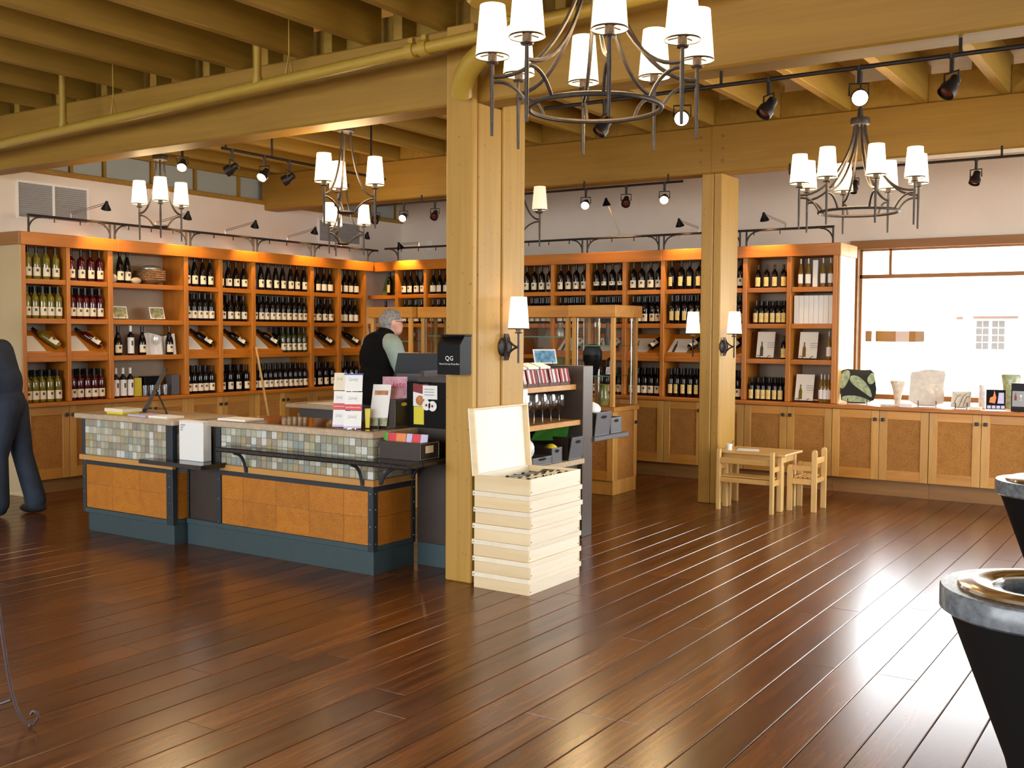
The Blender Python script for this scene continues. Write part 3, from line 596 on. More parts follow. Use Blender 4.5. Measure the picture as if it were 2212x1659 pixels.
def small_photo(x, y, z, label, dirx, w_=.13, h_=.10, mat='photo', tilt=.25, easel=True, frame='white'):
    """a small picture leaning on a wire easel; dirx = unit vector along the picture's width (to the viewer's right)"""
    d = Vector(dirx); nrm = Vector((d.y, -d.x, 0)) if True else None     # towards the viewer
    upv = (Vector((0, 0, 1)) * math.cos(tilt) - nrm * math.sin(tilt)); o = Vector((x, y, z + .014)); t = thing('picture_card', label, 'picture', (x, y, z))
    a, b = o - d * w_ / 2, o + d * w_ / 2
    MB().extr([a, b, b + upv * h_, a + upv * h_], -nrm * .004).build('mount', M[frame], t, world=True)
    i = .010; MB().extr([a + d * i + upv * i + nrm * .0008, b - d * i + upv * i + nrm * .0008, b - d * i + upv * (h_ - i) + nrm * .0008, a + d * i + upv * (h_ - i) + nrm * .0008], -nrm * .001).build('print', M[mat], t, world=True)
    if easel:
        m = MB()
        for s_ in (-1, 1):
            c = o + d * s_ * w_ * .25; m.tube([c + nrm * .018 + Vector((0, 0, .022)), c + nrm * .022 - Vector((0, 0, .004)), c + nrm * .006 - Vector((0, 0, .011)), c - nrm * .05 - Vector((0, 0, .011)), c - nrm * .02 + Vector((0, 0, h_ * .6))], .0022, 5)
        m.tube([o - d * w_ * .25 - nrm * .05 - Vector((0, 0, .011)), o + d * w_ * .25 - nrm * .05 - Vector((0, 0, .011))], .0022, 5); m.build('easel', M['iron'], t, True, True)
    return t
small_photo(SX - .06, 6.70, z2, 'left of two small photos on easels in the wide third bay', (0, 1, 0), .17, .125); small_photo(SX - .06, 7.15, z2, 'right of two small photos on easels in the wide third bay', (0, 1, 0), .18, .125)
for i, (k_, y) in enumerate((('dark_burgundy', 6.66), ('white_wrap', 6.81), ('dark_burgundy', 6.95), ('dark_burgundy', 7.29))): bottle(k_, (SX - .06, y, z1_), -.1, '%s bottle from left beside the paper sheets in the wide third bay' % ORD[i], 'ornament shelf bottles')
m = MB(); gx = [(SX - .10 + .02 * math.sin(k * 2.1), 6.98 + .06 * k) for k in range(8)]
for k in range(7):
    a, b = gx[k], gx[k + 1]; h0, h1 = .21 + .02 * math.sin(k), .21 + .02 * math.sin(k + 1); m.extr([(a[0], a[1], z1_), (b[0], b[1], z1_), (b[0] - .03, b[1], z1_ + h1), (a[0] - .03, a[1], z1_ + h0)], (-.003, 0, 0))
solo('paper_drape', m, M['white'], 'crinkled white paper sheet behind the bottles in the wide third bay', 'paper', (SX - .1, 7.2, z1_))
def wineglass_mb(h=.20, r=.040): return MB().lathe([(r * .85, 0), (r * .85, .002), (.006, .006), (.0045, .02), (.0045, h * .42), (.012, h * .46), (r * .85, h * .58), (r, h * .70), (r * .80, h), (r * .77, h), (r * .96, h * .70), (r * .80, h * .585), (.006, h * .475)], 16, cap=False)
g = wineglass_mb(.21, .05).mesh('wine_glass', M['stemglass'], True); tag(inst('wine_glass', g, None, (SX - .06, 7.12, z1_)), 'clear wine glass in front of the crinkled paper sheet', 'wine glass')
for i in range(3): bottle('white_wrap', (SX - .06, 6.63 + .085 * i, z0_), 0, '%s of three white-wrapped bottles on the bottom shelf' % ORD[i], 'white-wrapped bottles')
def carton(name, x0, x1, y0, y1, z0, z1, mat, label, cat='box'): return solo(name, MB().bbox(x0, x1, y0, y1, z0, z1, .003), M[mat], label, cat, ((x0 + x1) / 2, (y0 + y1) / 2, z0))
carton('gift_carton', SX - .20, SX - .11, 6.60, 6.72, z0_, z0_ + .20, 'yellow', 'yellow carton behind the white-wrapped bottles'); carton('gift_carton', SX - .18, SX - .10, 6.88, 6.97, z0_, z0_ + .19, 'yellow', 'yellow carton right of the white-wrapped bottles')
for i in range(4): tag(inst('tumbler', (tmb := globals().setdefault('TUMB', MB().lathe([(.032, 0), (.038, .11), (.036, .11), (.030, .004)], 14).mesh('tumbler', M['stemglass'], True))), None, (SX - .06, 6.98 + .085 * i, z0_)), '%s clear tumbler from left on the bottom shelf of the wide third bay' % ORD[i], 'glass', 'tumblers')
carton('gift_carton', SX - .22, SX - .12, 7.02, 7.22, z0_, z0_ + .20, 'black', 'black carton behind the clear tumblers'); carton('gift_carton', SX - .16, SX - .06, 7.32, 7.42, z0_, z0_ + .21, 'leather', 'dark grey carton at the right end of the wide third bay')
# corner recess between the two shelving runs
cs = thing('corner_shelf', 'short wooden shelf in the corner between the two shelving runs', 'shelving', (-8.9, 10.6, .862))
MB().bbox(-9.12, -8.69, 10.50, 10.53, 2.325, 2.445, .004).build('cornice', M['shelfx'], cs, world=True)
for z in Zs[1:]: MB().bbox(-9.25, -8.66, 10.55, 11.1, z - ST, z, .003).build('shelf', M['shelfx'], cs, world=True)
MB().box(-9.25, -8.66, 10.42, 11.1, .80, .86).build('shelf', M['shelfx'], cs, world=True); MB().box(-9.26, -9.25, 10.45, 11.1, .86, 2.33).build('side_panel', M['wall'], cs, world=True); MB().box(-9.25, -8.66, 11.1, 11.11, .86, 2.44).build('back_panel', M['wall'], cs, world=True)
MB().box(-9.25, -8.66, 10.53, 11.1, 2.36, 2.44).build('top_board', M['shelfx'], cs, world=True)
bottle('yellow_bordeaux', (-8.93, 10.62, z3), -.6 - PI / 2 + .6, 'dark bottle on the top shelf of the room corner', 'corner bottles')
solo('glass_plate', MB().extr([(-9.16, 10.72, z3), (-8.82, 10.74, z3), (-8.90, 10.80, z3 + .27), (-9.14, 10.80, z3 + .27)], (0, .012, 0)), M['ggreen'], 'green art glass plate behind the corner bottle', 'plate', (-9.0, 10.74, z3))
solo('stone', MB().ball((-8.77, 10.64, z3 + .06), (.085, .06, .06)), M['stone'], 'large pale stone on the corner shelf', 'stone', (-8.77, 10.64, z3), smooth=True)
for i, (x, y) in enumerate(((-9.0, 10.62), (-8.86, 10.78), (-8.78, 10.66))): bottle('dark_burgundy', (x, y, z2), -PI / 2, '%s bottle from left on the second corner shelf' % ORD[i], 'corner bottles')
# ================================================================== BACK WALL SHELVING
SY = 10.42; SB = 10.95; P2 = .465
W2 = [(-8.65 + P2 * i + .023, -8.65 + P2 * (i + 1) - .023) for i in range(12)]
sh2 = thing('wall_shelving', 'long orange-brown wooden wine shelving along the back wall', 'shelving', (-5.86, SY + .2, .862))
for i in range(13):
    x = -8.65 + P2 * i; MB().bbox(x - .0225, x + .0225, SY - .012, SB, .862, 2.33, .003).build('upright', M['shelfz'], sh2, world=True)
for (a, b) in ((-8.69, -6.80), (-6.798, -4.93), (-4.928, -3.03)): MB().bbox(a, b, SY - .035, SY + .02, 2.325, 2.445, .004).build('cornice', M['shelfx'], sh2, world=True)
MB().bbox(-3.029, -3.01, SY - .035, SB, 2.325, 2.445, .004).build('cornice', M['maple'], sh2, world=True)
MB().bbox(-3.045, -3.025, SY, SB, .862, 2.325, .002).build('end_panel', M['maple'], sh2, world=True)
MB().box(-8.69, -3.03, SY + .021, SB, 2.33, 2.44).build('top_board', M['shelfx'], sh2, world=True)
BK2 = SY + .40
for i, (a, b) in enumerate(W2):
    MB().box(a - .01, b + .01, BK2, BK2 + .014, .87, 2.33).build('back_panel', M['shelfback'], sh2, world=True)
    for z in Zs[1:]: MB().bbox(a + .001, b - .001, SY, BK2 - .001, z - ST, z, .003).build('shelf', M['shelfx'], sh2, world=True)
# counter: narrow under the shelves, deep sill under the window
solo('worktop', MB().bbox(-8.66, -3.03, SY - .13, SB, .825, .860, .005).bbox(-3.03, XR - .05, SY - .13, YW - .04, .825, .860, .005), M['shelfx'], 'wooden counter top along the back wall and window sill', 'counter', (-4, SY + .1, .825))
names2 = {0: 'base cabinet at the right edge below the window sill', 1: 'second base cabinet below the window sill, right of the child chair', 2: 'base cabinet behind the child chair', 3: 'base cabinet behind the smaller column and child table', 4: 'base cabinet between the glass display case and the smaller column'}
names2[5] = 'base cabinet of the back wall behind the right glass display case'
for k in range(6): place(base_cabinet(0, .903, .15, .824, .55, names2[k], True), (-1.69 - .905 * k, SY - .10, 0), 0)
place(base_cabinet(0, .903, .15, .824, .55, 'base cabinet far right below the window, beyond the barrel table', True), (-1.69 + .905, SY - .10, 0), 0)
BAY2 = ['leftmost back-wall bay', 'second back-wall bay', 'x', 'x', 'back-wall bay right of the large column', 'second bay right of the large column', 'third bay right of the large column', 'fourth bay right of the large column', 'bay left of the smaller column', 'bay behind the smaller column', 'bay right of the smaller column', 'bay beside the window']
def row2(b, r, key, n, back=0, spread=None, y_in=.055, skip=(), only=None):
    a0, b0 = W2[b]; rr = KINDS[key][4]; a, c = spread or (a0 + rr + .02, b0 - rr - .012)
    for j in range(n):
        x = a + (c - a) * (j / (n - 1) if n > 1 else .5) + random.uniform(-.004, .004)
        if only is None or j in only: bottle(key, (x, SY + y_in + random.uniform(-.006, .006), Zs[r] + .0015), -PI / 2 + random.uniform(-.2, .3), '%s %s from left, %s, %s' % (ORD[j], WORD[key], RN[r], BAY2[b]), 'bottles on the back wall shelves')
        else: back_bottle(key, (x, SY + y_in, Zs[r] + .0015))
        for k in range(back): back_bottle(key, (x + .01, SY + y_in + .084 * (k + 1), Zs[r] + .0015))
row2(0, 3, 'dark_burgundy', 4); row2(0, 2, 'dark_bordeaux', 4, 1); row2(1, 3, 'plain_label', 4, 0, only=(0, 1, 2)); row2(1, 2, 'dark_bordeaux', 4, 1, only=(0, 1, 2))
for b in (2, 3):
    for r in (2, 3): row2(b, r, 'dark_bordeaux', 4, 0, only=())
for b in (0, 1, 2, 3, 4, 5): row2(b, 0, 'dark_bordeaux', 4, 0, only=())
row2(4, 3, 'dark_bordeaux', 4); row2(4, 2, 'dark_bordeaux', 5, 2); row2(5, 3, 'dark_bordeaux', 4); row2(5, 2, 'dark_bordeaux', 5, 2)
row2(6, 3, 'low_label', 4); row2(6, 2, 'low_label', 5, 2); row2(6, 0, 'dark_bordeaux', 5, 1)
row2(7, 3, 'dark_bordeaux', 4); row2(7, 2, 'dark_bordeaux', 5, 2); row2(7, 0, 'dark_bordeaux', 5, 2)
row2(8, 3, 'yellow_bordeaux', 4); row2(8, 2, 'yellow_bordeaux', 5, 2); row2(8, 0, 'yellow_bordeaux', 5, 2)
row2(9, 3, 'dark_bordeaux', 4, 0, only=(3,)); row2(9, 2, 'dark_bordeaux', 5, 1, only=(4,)); row2(9, 0, 'dark_bordeaux', 5, 1, only=(3, 4))
row2(10, 3, 'half_gold', 4, spread=(-3.88, -3.61)); row2(10, 2, 'half_gold', 6, 2, spread=(-3.90, -3.60)); row2(10, 0, 'half_gold', 6, 2, spread=(-3.93, -3.62)); row2(10, 1, 'half_gold', 1, spread=(-3.60, -3.60))
row2(11, 3, 'dessert', 2, spread=(-3.44, -3.36)); 
for j, x in enumerate((-3.21, -3.135)): bottle('dessert', (x, SY + .055, Zs[3] + .0015), -PI / 2, '%s of two slender amber bottles right of the tall white card' % ('left' if j == 0 else 'right'), 'dessert wines by the window')
row2(11, 1, 'dessert', 1, spread=(-3.135, -3.135)); row2(11, 0, 'dessert', 3, 1, spread=(-3.21, -3.13))
carton('tall_card', -3.315, -3.265, SY + .05, SY + .10, Zs[3] + .001, Zs[3] + .27, 'white', 'tall white card box between slender amber bottles beside the window')
for j in range(8): carton('white_carton', -3.495 + .050 * j, -3.495 + .050 * j + .048, SY + .04, SY + .26, Zs[2] + .001, Zs[2] + .285, 'white', '%s narrow white carton from left on the shelf beside the window' % ORD[j]).__setitem__('group', 'white cartons')
# sloped displays on the back wall
def sloped_W2(b, key, name):
    z = Zs[1]; a, c = W2[b][0] + .002, W2[b][1] - .002; y0 = SY + .015; d = .30; dy, dz = d * math.cos(SLOPE), d * math.sin(SLOPE)
    MB().extr([(a, y0, z + .002), (a, y0, z + .040), (a, y0 + .02, z + .040), (a, y0 + dy, z + .03 + dz), (a, y0 + dy, z + .002)], (c - a, 0, 0)).build('display_slope', M['shelfx'], sh2, world=True)
    n = Vector((0, -math.sin(SLOPE), math.cos(SLOPE))); u = Vector((0, math.cos(SLOPE), math.sin(SLOPE))); P0 = Vector((0, y0 + .02, z + .041)) + n * .003; q0 = P0 + u * .012
    t = thing('info_card', 'cream bottle card on the slope, %s' % name, 'card', tuple(P0 + Vector((a + .12, 0, 0))), group='tasting cards on the back wall')
    MB().extr([q0 + Vector((a + .02, 0, 0)), q0 + Vector((a + .24, 0, 0)), q0 + u * .21 + Vector((a + .27, 0, 0)), q0 + u * .21 + Vector((a + .05, 0, 0))], n * .002).build('sheet', M['paper'], t, world=True)
    bp = q0 + n * .0026; m = MB().extr([bp + Vector((a + .07, 0, 0)), bp + Vector((a + .10, 0, 0)), bp + u * .10 + Vector((a + .105, 0, 0)), bp + u * .13 + Vector((a + .095, 0, 0)), bp + u * .165 + Vector((a + .095, 0, 0)), bp + u * .165 + Vector((a + .085, 0, 0)), bp + u * .13 + Vector((a + .085, 0, 0)), bp + u * .10 + Vector((a + .075, 0, 0))], n * .0005); m.build('printed_bottle', M['ink'], t, world=True)
    ax = (u * .80 + Vector((.60, 0, 0))).normalized(); r = KINDS[key][4]; base = P0 + u * .035 + n * (r + .004) + Vector((a + .275, 0, 0)); q = Matrix((n, ax.cross(n).normalized(), ax)).transposed()
    bottle(key, base, 0, '%s lying on the slope, %s' % (WORD[key], name), 'lying bottles', q.to_euler())
for b, key in ((5, 'dark_bordeaux'), (6, 'dark_bordeaux'), (7, 'dark_bordeaux'), (8, 'dark_bordeaux'), (9, 'dark_bordeaux')): sloped_W2(b, key, BAY2[b])
# standing tasting cards on scroll easels
def tasting_card(x, z, w_, h_, label, bottlemat):
    t = thing('tasting_card', label, 'card', (x, SY + .05, z)); yb = SY + .06; tilt = .12
    U = Vector((0, math.sin(tilt), math.cos(tilt))); o = Vector((x, yb, z + .014))
    MB().extr([o + Vector((-w_ / 2, 0, 0)), o + Vector((w_ / 2, 0, 0)), o + Vector((w_ / 2 + .008, 0, 0)) + U * h_, o + Vector((-w_ / 2 + .008, 0, 0)) + U * h_], (0, .004, 0)).build('sheet', M['paper'], t, world=True)
    p = o + Vector((-.035, -.0012, .012)); MB().extr([p + Vector((-.017, 0, 0)), p + Vector((.017, 0, 0)), p + Vector((.017, 0, 0)) + U * .085, p + Vector((.006, 0, 0)) + U * .115, p + Vector((.006, 0, 0)) + U * .15, p + Vector((-.006, 0, 0)) + U * .15, p + Vector((-.006, 0, 0)) + U * .115, p + Vector((-.017, 0, 0)) + U * .085], (0, .001, 0)).build('printed_bottle', M[bottlemat], t, world=True)
    for k in range(4): q = o + Vector((.022, -.001, 0)) + U * (.08 + .022 * k); MB().extr([q, q + Vector((.075, 0, 0)), q + Vector((.075, 0, 0)) + U * .009, q + U * .009], (0, .0008, 0)).build('printed_line', M['ink_grey'] if k else M['cream'], t, world=True)
    m = MB()
    for s_ in (-1, 1):
        c = (x + s_ * .05, yb - .025, z + .012)
        m.tube(bez([(c[0], yb + .06, z + .004), (c[0], yb - .02, z + .002), (c[0] - s_ * .03, yb - .03, z + .002), (c[0] - s_ * .012, yb - .03, z + .03), (c[0] + s_ * .012, yb - .03, z + .045), (c[0] + s_ * .02, yb - .03, z + .028)], 12), .003, 6)
    m.tube([(x - .05, yb + .055, z + .004), (x + .05, yb + .055, z + .004)], .003, 6).build('scroll_easel', M['iron'], t, True, True)
tasting_card(-3.80, Zs[1] + .001, .185, .265, 'cream card with dark bottle on a scroll easel beside the smaller column', 'ink')
tasting_card(-3.355, Zs[1] + .001, .185, .265, 'cream card with amber bottle on an easel, display row beside the window', 'glass_amber')
tasting_card(-3.385, Zs[0] + .001, .185, .265, 'cream card with amber bottle on an easel, bottom row beside the window', 'glass_white')
# the bottles standing behind the front rows
for k, mb in bh.items():
    if mb.v: tag(mb.build({'glass_dark': 'back_row_dark_bottles', 'glass_white': 'back_row_white_bottles', 'glass_rose': 'back_row_rose_bottles', 'capsule': 'back_row_capsules', 'cream': 'back_row_labels'}[k], M[k], None, True), {'glass_dark': 'dark wine bottles standing behind the front rows on the shelves', 'glass_white': 'clear wine bottles standing behind the front rows', 'glass_rose': 'red wine bottles standing behind the front row', 'capsule': 'black capsules of the bottles behind the front rows'}[k], 'bottles', None, 'stuff')

# ================================================================== BRACKETS, RAILS AND ARM LAMPS ABOVE THE CORNICES
def lamp_rail(name, label, a, b, front, axis, posts, ends):
    """a = start, b = end along axis; posts: (pos, direction of the curl)"""
    def P(u, off, z): return (front + off, u, z) if axis == 'y' else (u, front + off, z)
    t = thing(name, label, 'lamp rail', P((a + b) / 2, 0, 2.445))
    MB().tube([P(a, 0, 2.605), P((a + b) / 2, 0, 2.605), P(b, 0, 2.605)], .0125, 8).build('rail', M['iron'], t, True, True)
    for u, s_ in posts:
        m = MB().tube([P(u, 0, 2.446), P(u, 0, 2.60)], .010, 8).tube([P(u + s_ * .13 * (1 - math.cos(q)), 0, 2.465 + .13 * math.sin(q)) for q in [k * PI / 14 for k in range(8)]], .008, 6)
        m.build('bracket', M['iron'], t, True, True)
    n = int(abs(b - a) / .27)
    for i in range(1, n): MB().tube([P(a + (b - a) * i / n, 0, 2.60), P(a + (b - a) * i / n, 0, 2.555)], .006, 6).build('hook', M['iron'], t, True, True)
lamp_rail('lamp_rail', 'black iron lamp rail on brackets above the left wall shelving', 5.68, 10.60, SX - .02, 'y', [(5.69, 1), (6.555, -1), (6.61, 1), (7.49, -1), (7.545, 1), (8.44, -1), (8.495, 1), (9.37, -1), (9.425, 1), (10.40, 1)], None)
lamp_rail('lamp_rail', 'black iron lamp rail on brackets above the back wall shelving', -8.84, -3.09, SY - .01, 'x', [(-8.62, -1), (-6.90, -1), (-6.84, 1), (-5.93, -1), (-5.865, 1), (-4.98, -1), (-4.92, 1), (-4.06, -1), (-3.99, 1), (-3.10, -1)], None)
WARM = (1.0, .62, .28)
def arm_lamp(label, foot, elbow, head, aim, lit=8.0):
    t = thing('arm_lamp', label, 'lamp', foot, group='arm lamps on the shelf rails'); f, e, h = Vector(foot), Vector(elbow), Vector(head)
    MB().tube([f, e], .006, 6).build('stem', M['chrome'], t, True, True)
    sd = (h - e).cross(Vector((0, 0, 1))).normalized() * .0 + Vector((0, 0, .008))
    MB().tube([e + sd, h + sd], .0032, 6).tube([e - sd, h - sd], .0032, 6).build('arm', M['brass'], t, True, True)
    d = (Vector(aim) - h).normalized(); q = d.to_track_quat('Z', 'Y').to_matrix().to_4x4(); q.translation = h
    MB().merge(MB().lathe([(.012, -.02), (.016, .0), (.048, .062), (.045, .062), (.012, .004)], 16, cap=False), q).build('lamp_cone', M['black'], t, True, True)
    MB().merge(MB().ball((0, 0, .03), .016, 10, 6), q).build('bulb', M['bulb'], t, True, True)
    if lit: light('arm_lamp_light', 'SPOT', tuple(h + d * .07), lit, WARM, tuple(aim), .02, angle=1.7, blend=.7)
L1 = ['leftmost arm lamp on the left rail, beside the air grille', 'second arm lamp on the left rail, behind the hanging chandelier', 'third arm lamp on the left wall rail', 'fourth arm lamp on the left wall rail', 'last arm lamp on the left rail by the corner']
for i, (yf, dz) in enumerate(((6.13, .13), (7.10, .13), (8.03, .12), (8.97, .13), (9.90, .15))):
    arm_lamp(L1[i], (SX - .02, yf, 2.615), (SX - .02, yf, 2.655), (SX + .22, yf + .22, 2.66 + dz * .8), (SX + .035, yf + .30, 2.36), 22)
L2 = ['folded arm lamp at the left end of the back rail', 'arm lamp on the back rail raised high beside the spotlights', 'arm lamp on the back rail left of the smaller column', 'arm lamp on the back rail right of the smaller column']
for i, (xf, hx, hz) in enumerate(((-8.28, -8.45, 2.64), (-5.46, -5.53, 3.0), (-4.52, -4.66, 2.73), (-3.58, -3.74, 2.74))):
    arm_lamp(L2[i], (xf, SY - .01, 2.615), (xf, SY - .01, 2.66), (hx, SY - .20, hz), (hx, SY - .035, 2.36), 22)

# ================================================================== AIR GRILLES ON THE LEFT WALL
def grille(y0, y1, z0, z1, label, split):
    t = thing('air_grille', label, 'vent', (XW + .01, (y0 + y1) / 2, z0))
    f = .022
    m = MB().box(XW, XW + .012, y0 - f, y1 + f, z0 - f, z0).box(XW, XW + .012, y0 - f, y1 + f, z1, z1 + f).box(XW, XW + .012, y0 - f, y0, z0, z1).box(XW, XW + .012, y1, y1 + f, z0, z1)
    if split: m.box(XW, XW + .012, (y0 + y1) / 2 - .012, (y0 + y1) / 2 + .012, z0, z1)
    m.build('frame', M['white'], t, world=True); MB().box(XW + .0005, XW + .002, y0, y1, z0, z1).build('backing', M['grey'], t, world=True)
    n = int((z1 - z0) / .020)
    for i in range(n): z = z0 + (i + .5) * (z1 - z0) / n; MB().extr([(XW + .003, y0, z - .005), (XW + .011, y0, z - .008), (XW + .0115, y0, z - .0065), (XW + .003, y0, z + .0055)], (0, y1 - y0, 0)).build('louvre', M['grey'], t, world=True)
grille(5.80, 6.53, 2.62, 2.945, 'large white air grille high on the left wall', True); grille(9.86, 10.62, 2.70, 2.955, 'smaller air grille on the left wall near the corner', False)
solo('wall_sensor', MB().bbox(-8.98 - .02, -8.98 + .08, YW - .025, YW, 2.66, 2.80, .004), M['white'], 'small white sensor box on the back wall near the corner', 'sensor', (-8.94, YW - .012, 2.66))

# ================================================================== TRACK LIGHTING
def track(name, label, a, b, stubs):
    a, b = Vector(a), Vector(b); t = thing(name, label, 'track', tuple((a + b) / 2))
    MB().tube([a, (a + b) / 2, b], .011, 8).build('track_bar', M['irondark'], t, True, True)
    for s_, zt in stubs: p = a.lerp(b, s_); MB().tube([p, (p.x, p.y, zt)], .009, 8).build('track_stem', M['irondark'], t, True, True)
    return t
def spot(label, top, aim, lit, energy=26, size=1.0):
    p = Vector(top); t = thing('track_spotlight', label, 'spotlight', tuple(p), group='track spotlights'); c = p - Vector((0, 0, .135))
    MB().tube([p, p - Vector((0, 0, .075))], .011, 8).lathe([(.016, -.012), (.016, .012)], 10, tuple(p)).build('stem', M['irondark'], t, True, True)
    d = (Vector(aim) - c).normalized(); sd = d.cross(Vector((0, 0, 1))).normalized()
    MB().tube([c + sd * .046, c + sd * .046 + Vector((0, 0, .06)), c - sd * .046 + Vector((0, 0, .06)), c - sd * .046], .005, 6).build('yoke', M['irondark'], t, True, True)
    q = d.to_track_quat('Z', 'Y').to_matrix().to_4x4(); q.translation = c
    MB().merge(MB().lathe([(.018, -.052), (.026, -.045), (.028, -.01), (.042, .018), (.042, .055), (.038, .055), (.036, .02)], 16, cap=True), q).build('can', M['irondark'], t, True, True)
    MB().merge(MB().lathe([(.0, .052), (.024, .050), (.037, .040)], 14, cap=False), q).build('lens', M['bulb'] if lit else M['bulboff'], t, True, True)
    if lit: light('spot_light', 'SPOT', tuple(c + d * .075), energy, (1.0, .68, .34), tuple(aim), .025, angle=size, blend=.6)
TR1 = track('light_track', 'black light track below the near beam on the right', (-3.3, 5.33, 2.865), (XR - .3, 5.33, 2.865), [(.05, 2.94), (.19, 2.94), (.395, 2.94), (.62, 2.94), (.85, 2.94)])
for i, (x, lit) in enumerate(((-2.90, 0), (-2.42, 1), (-1.935, 0), (-1.475, 1), (-1.045, 0))):
    spot(['unlit spotlight seen through the near chandelier ring', 'lit spotlight right of the near chandelier', 'unlit spotlight on the near track left of the far chandelier stem', 'lit spotlight directly above the far chandelier', 'unlit spotlight at the upper right'][i], (x, 5.33, 2.86), (x - 1.0, 4.0, 0.6) if not lit else (0.2 if i == 3 else -.9, 1.2, .9), lit, 18)
track('light_track', 'black light track under the far beam left of the smaller column', (-7.62, 8.80, 2.915), (-3.98, 8.80, 2.915), [(.18, 2.99), (.52, 2.99), (.72, 2.99), (.96, 2.99)])
for i, (x, lit) in enumerate(((-7.60, 0), (-7.21, 1), (-6.79, 0), (-5.50, 0), (-4.98, 1), (-4.55, 0), (-4.16, 1))):
    spot(['unlit spotlight beside the two-tier hanging lamps', 'lit spotlight near the room corner', 'unlit spotlight just left of the large column', 'unlit spotlight behind the single pale lampshade', 'lit spotlight left of the raised arm lamp', 'unlit spotlight right of the raised arm lamp', 'lit spotlight next to the smaller column'][i], (x, 8.80, 2.91), (x + .25, 8.2, 2.2) if not lit else (x + 1.0, 6.2, 1.3), lit, 30, 1.2)
track('light_track', 'black light track under the far beam behind the far chandelier', (-3.0, 8.80, 2.905), (XR - .3, 8.80, 2.905), [(.0, 2.99), (.18, 2.99), (.30, 2.99), (.5, 2.99), (.8, 2.99)])
for i, x in enumerate((-2.46, -1.53)): spot(['unlit spotlight seen behind the far chandelier arms', 'unlit spotlight at the right over the window'][i], (x, 8.80, 2.90), (x - .2, 8.2, 1.5), 0)
track('light_track', 'black light track running toward the far beam on the left', (-6.28, 5.50, 2.93), (-6.28, 7.4, 2.93), [(.02, 3.41), (.27, 3.41), (.9, 3.41)])
for i, (y, lit) in enumerate(((5.20, 1), (5.60, 0), (5.93, 1), (6.20, 0))):
    spot(['lit spotlight at the left below the near beam', 'first unlit spotlight on the left track', 'second lit spotlight on the left track', 'second unlit spotlight on the left track'][i], (-7.10, 5.8, 3.05) if i == 0 else (-6.28, y, 2.925), (-6.0, 4.6, 1.6) if lit else (-6.9, y - .3, 2.4), lit, 26, 1.2)
# ================================================================== CHECKOUT COUNTER
MY = 5.03; CX = -4.365
mc = thing('checkout_counter', 'main checkout counter with mosaic band, cork tiles and stone top', 'counter', (-5.1, 5.3, 0))
def tiles_front(parent, x0, x1, y, z0, z1, nx, nz):
    tw, th = (x1 - x0) / nx, (z1 - z0) / nz; me = TILE(tw - .003, th - .003, 'y')
    for i in range(nx):
        for j in range(nz): inst('mosaic_tile', me, parent, Vector((x0 + (i + .5) * tw, y + random.uniform(-.0008, .0008), z0 + (j + .5) * th)) - org(parent))
def tiles_side(parent, x, y0, y1, z0, z1, ny, nz):
    tw, th = (y1 - y0) / ny, (z1 - z0) / nz; me = TILE(tw - .003, th - .003, 'x')
    for i in range(ny):
        for j in range(nz): inst('mosaic_tile', me, parent, Vector((x + random.uniform(-.0008, .0008), y0 + (i + .5) * tw, z0 + (j + .5) * th)) - org(parent))
def TILE(a, b, ax):
    m = MB()
    if ax == 'y': m.bbox(-a / 2, a / 2, -.004, .003, -b / 2, b / 2, .0015)
    else: m.bbox(-.003, .004, -a / 2, a / 2, -b / 2, b / 2, .0015)
    return m.mesh('mosaic_tile', M['tile'])
def slabs(parent, x0, x1, z0, z1, y, xs, zs, mat='corktile'):
    for a, b in zip(xs[:-1], xs[1:]):
        for c, d in zip(zs[:-1], zs[1:]): MB().bbox(a + .001, b - .001, y - .003, y + .006, c + .001, d - .001, .0008).build('cork_tile', M[mat], parent, world=True)
def bolts(parent, pts, n):
    me = BOLT.setdefault(n, (MB().ball((0, 0, 0), (.005, .003, .005) if n == 'y' else (.003, .005, .005), 8, 4)).mesh('bolt', M['bolt'], True))
    for p in pts: inst('bolt', me, parent, Vector(p) - org(parent))
BOLT = {}
MB().box(-6.13, CX - .012, MY + .02, 5.44, 0.0, .87).build('body', M['laminate'], mc, world=True)
MB().box(-6.14, CX - .002, MY + .004, 5.44, 0, .150).build('kick', M['slate'], mc, world=True)
MB().bbox(-6.14, CX + .004, MY - .006, MY + .02, .150, .186, .003).build('base_rail', M['slate'], mc, world=True); MB().bbox(CX - .014, CX + .004, MY + .02, 5.44, .150, .182, .003).build('base_rail', M['slate'], mc, world=True)
MB().box(-5.80, CX - .008, MY + .008, MY + .02, .18, .87).build('backer', M['grout'], mc, world=True); MB().box(CX - .020, CX - .009, MY + .02, 5.43, .18, .87).build('backer', M['grout'], mc, world=True)
slabs(mc, 0, 0, 0, 0, MY + .005, [-5.772, -5.555, -5.235, -4.925, -4.62, -4.408], [.186, .365, .532])
for a, b in ((5.074, 5.245), (5.245, 5.41)):
    for c, d in ((.182, .365), (.365, .530)): MB().bbox(CX - .010, CX - .002, a + .001, b - .001, c + .001, d - .001, .0008).build('cork_tile', M['corktile'], mc, world=True)
MB().bbox(-5.818, -5.776, MY - .008, MY + .02, .18, .87, .002).build('corner_post', M['slatedark'], mc, world=True)
MB().bbox(-4.406, CX + .005, MY - .008, MY + .035, .15, .565, .002).build('corner_post', M['slatedark'], mc, world=True); MB().bbox(CX - .01, CX + .005, 5.412, 5.45, .15, .87, .002).build('corner_post', M['slatedark'], mc, world=True)
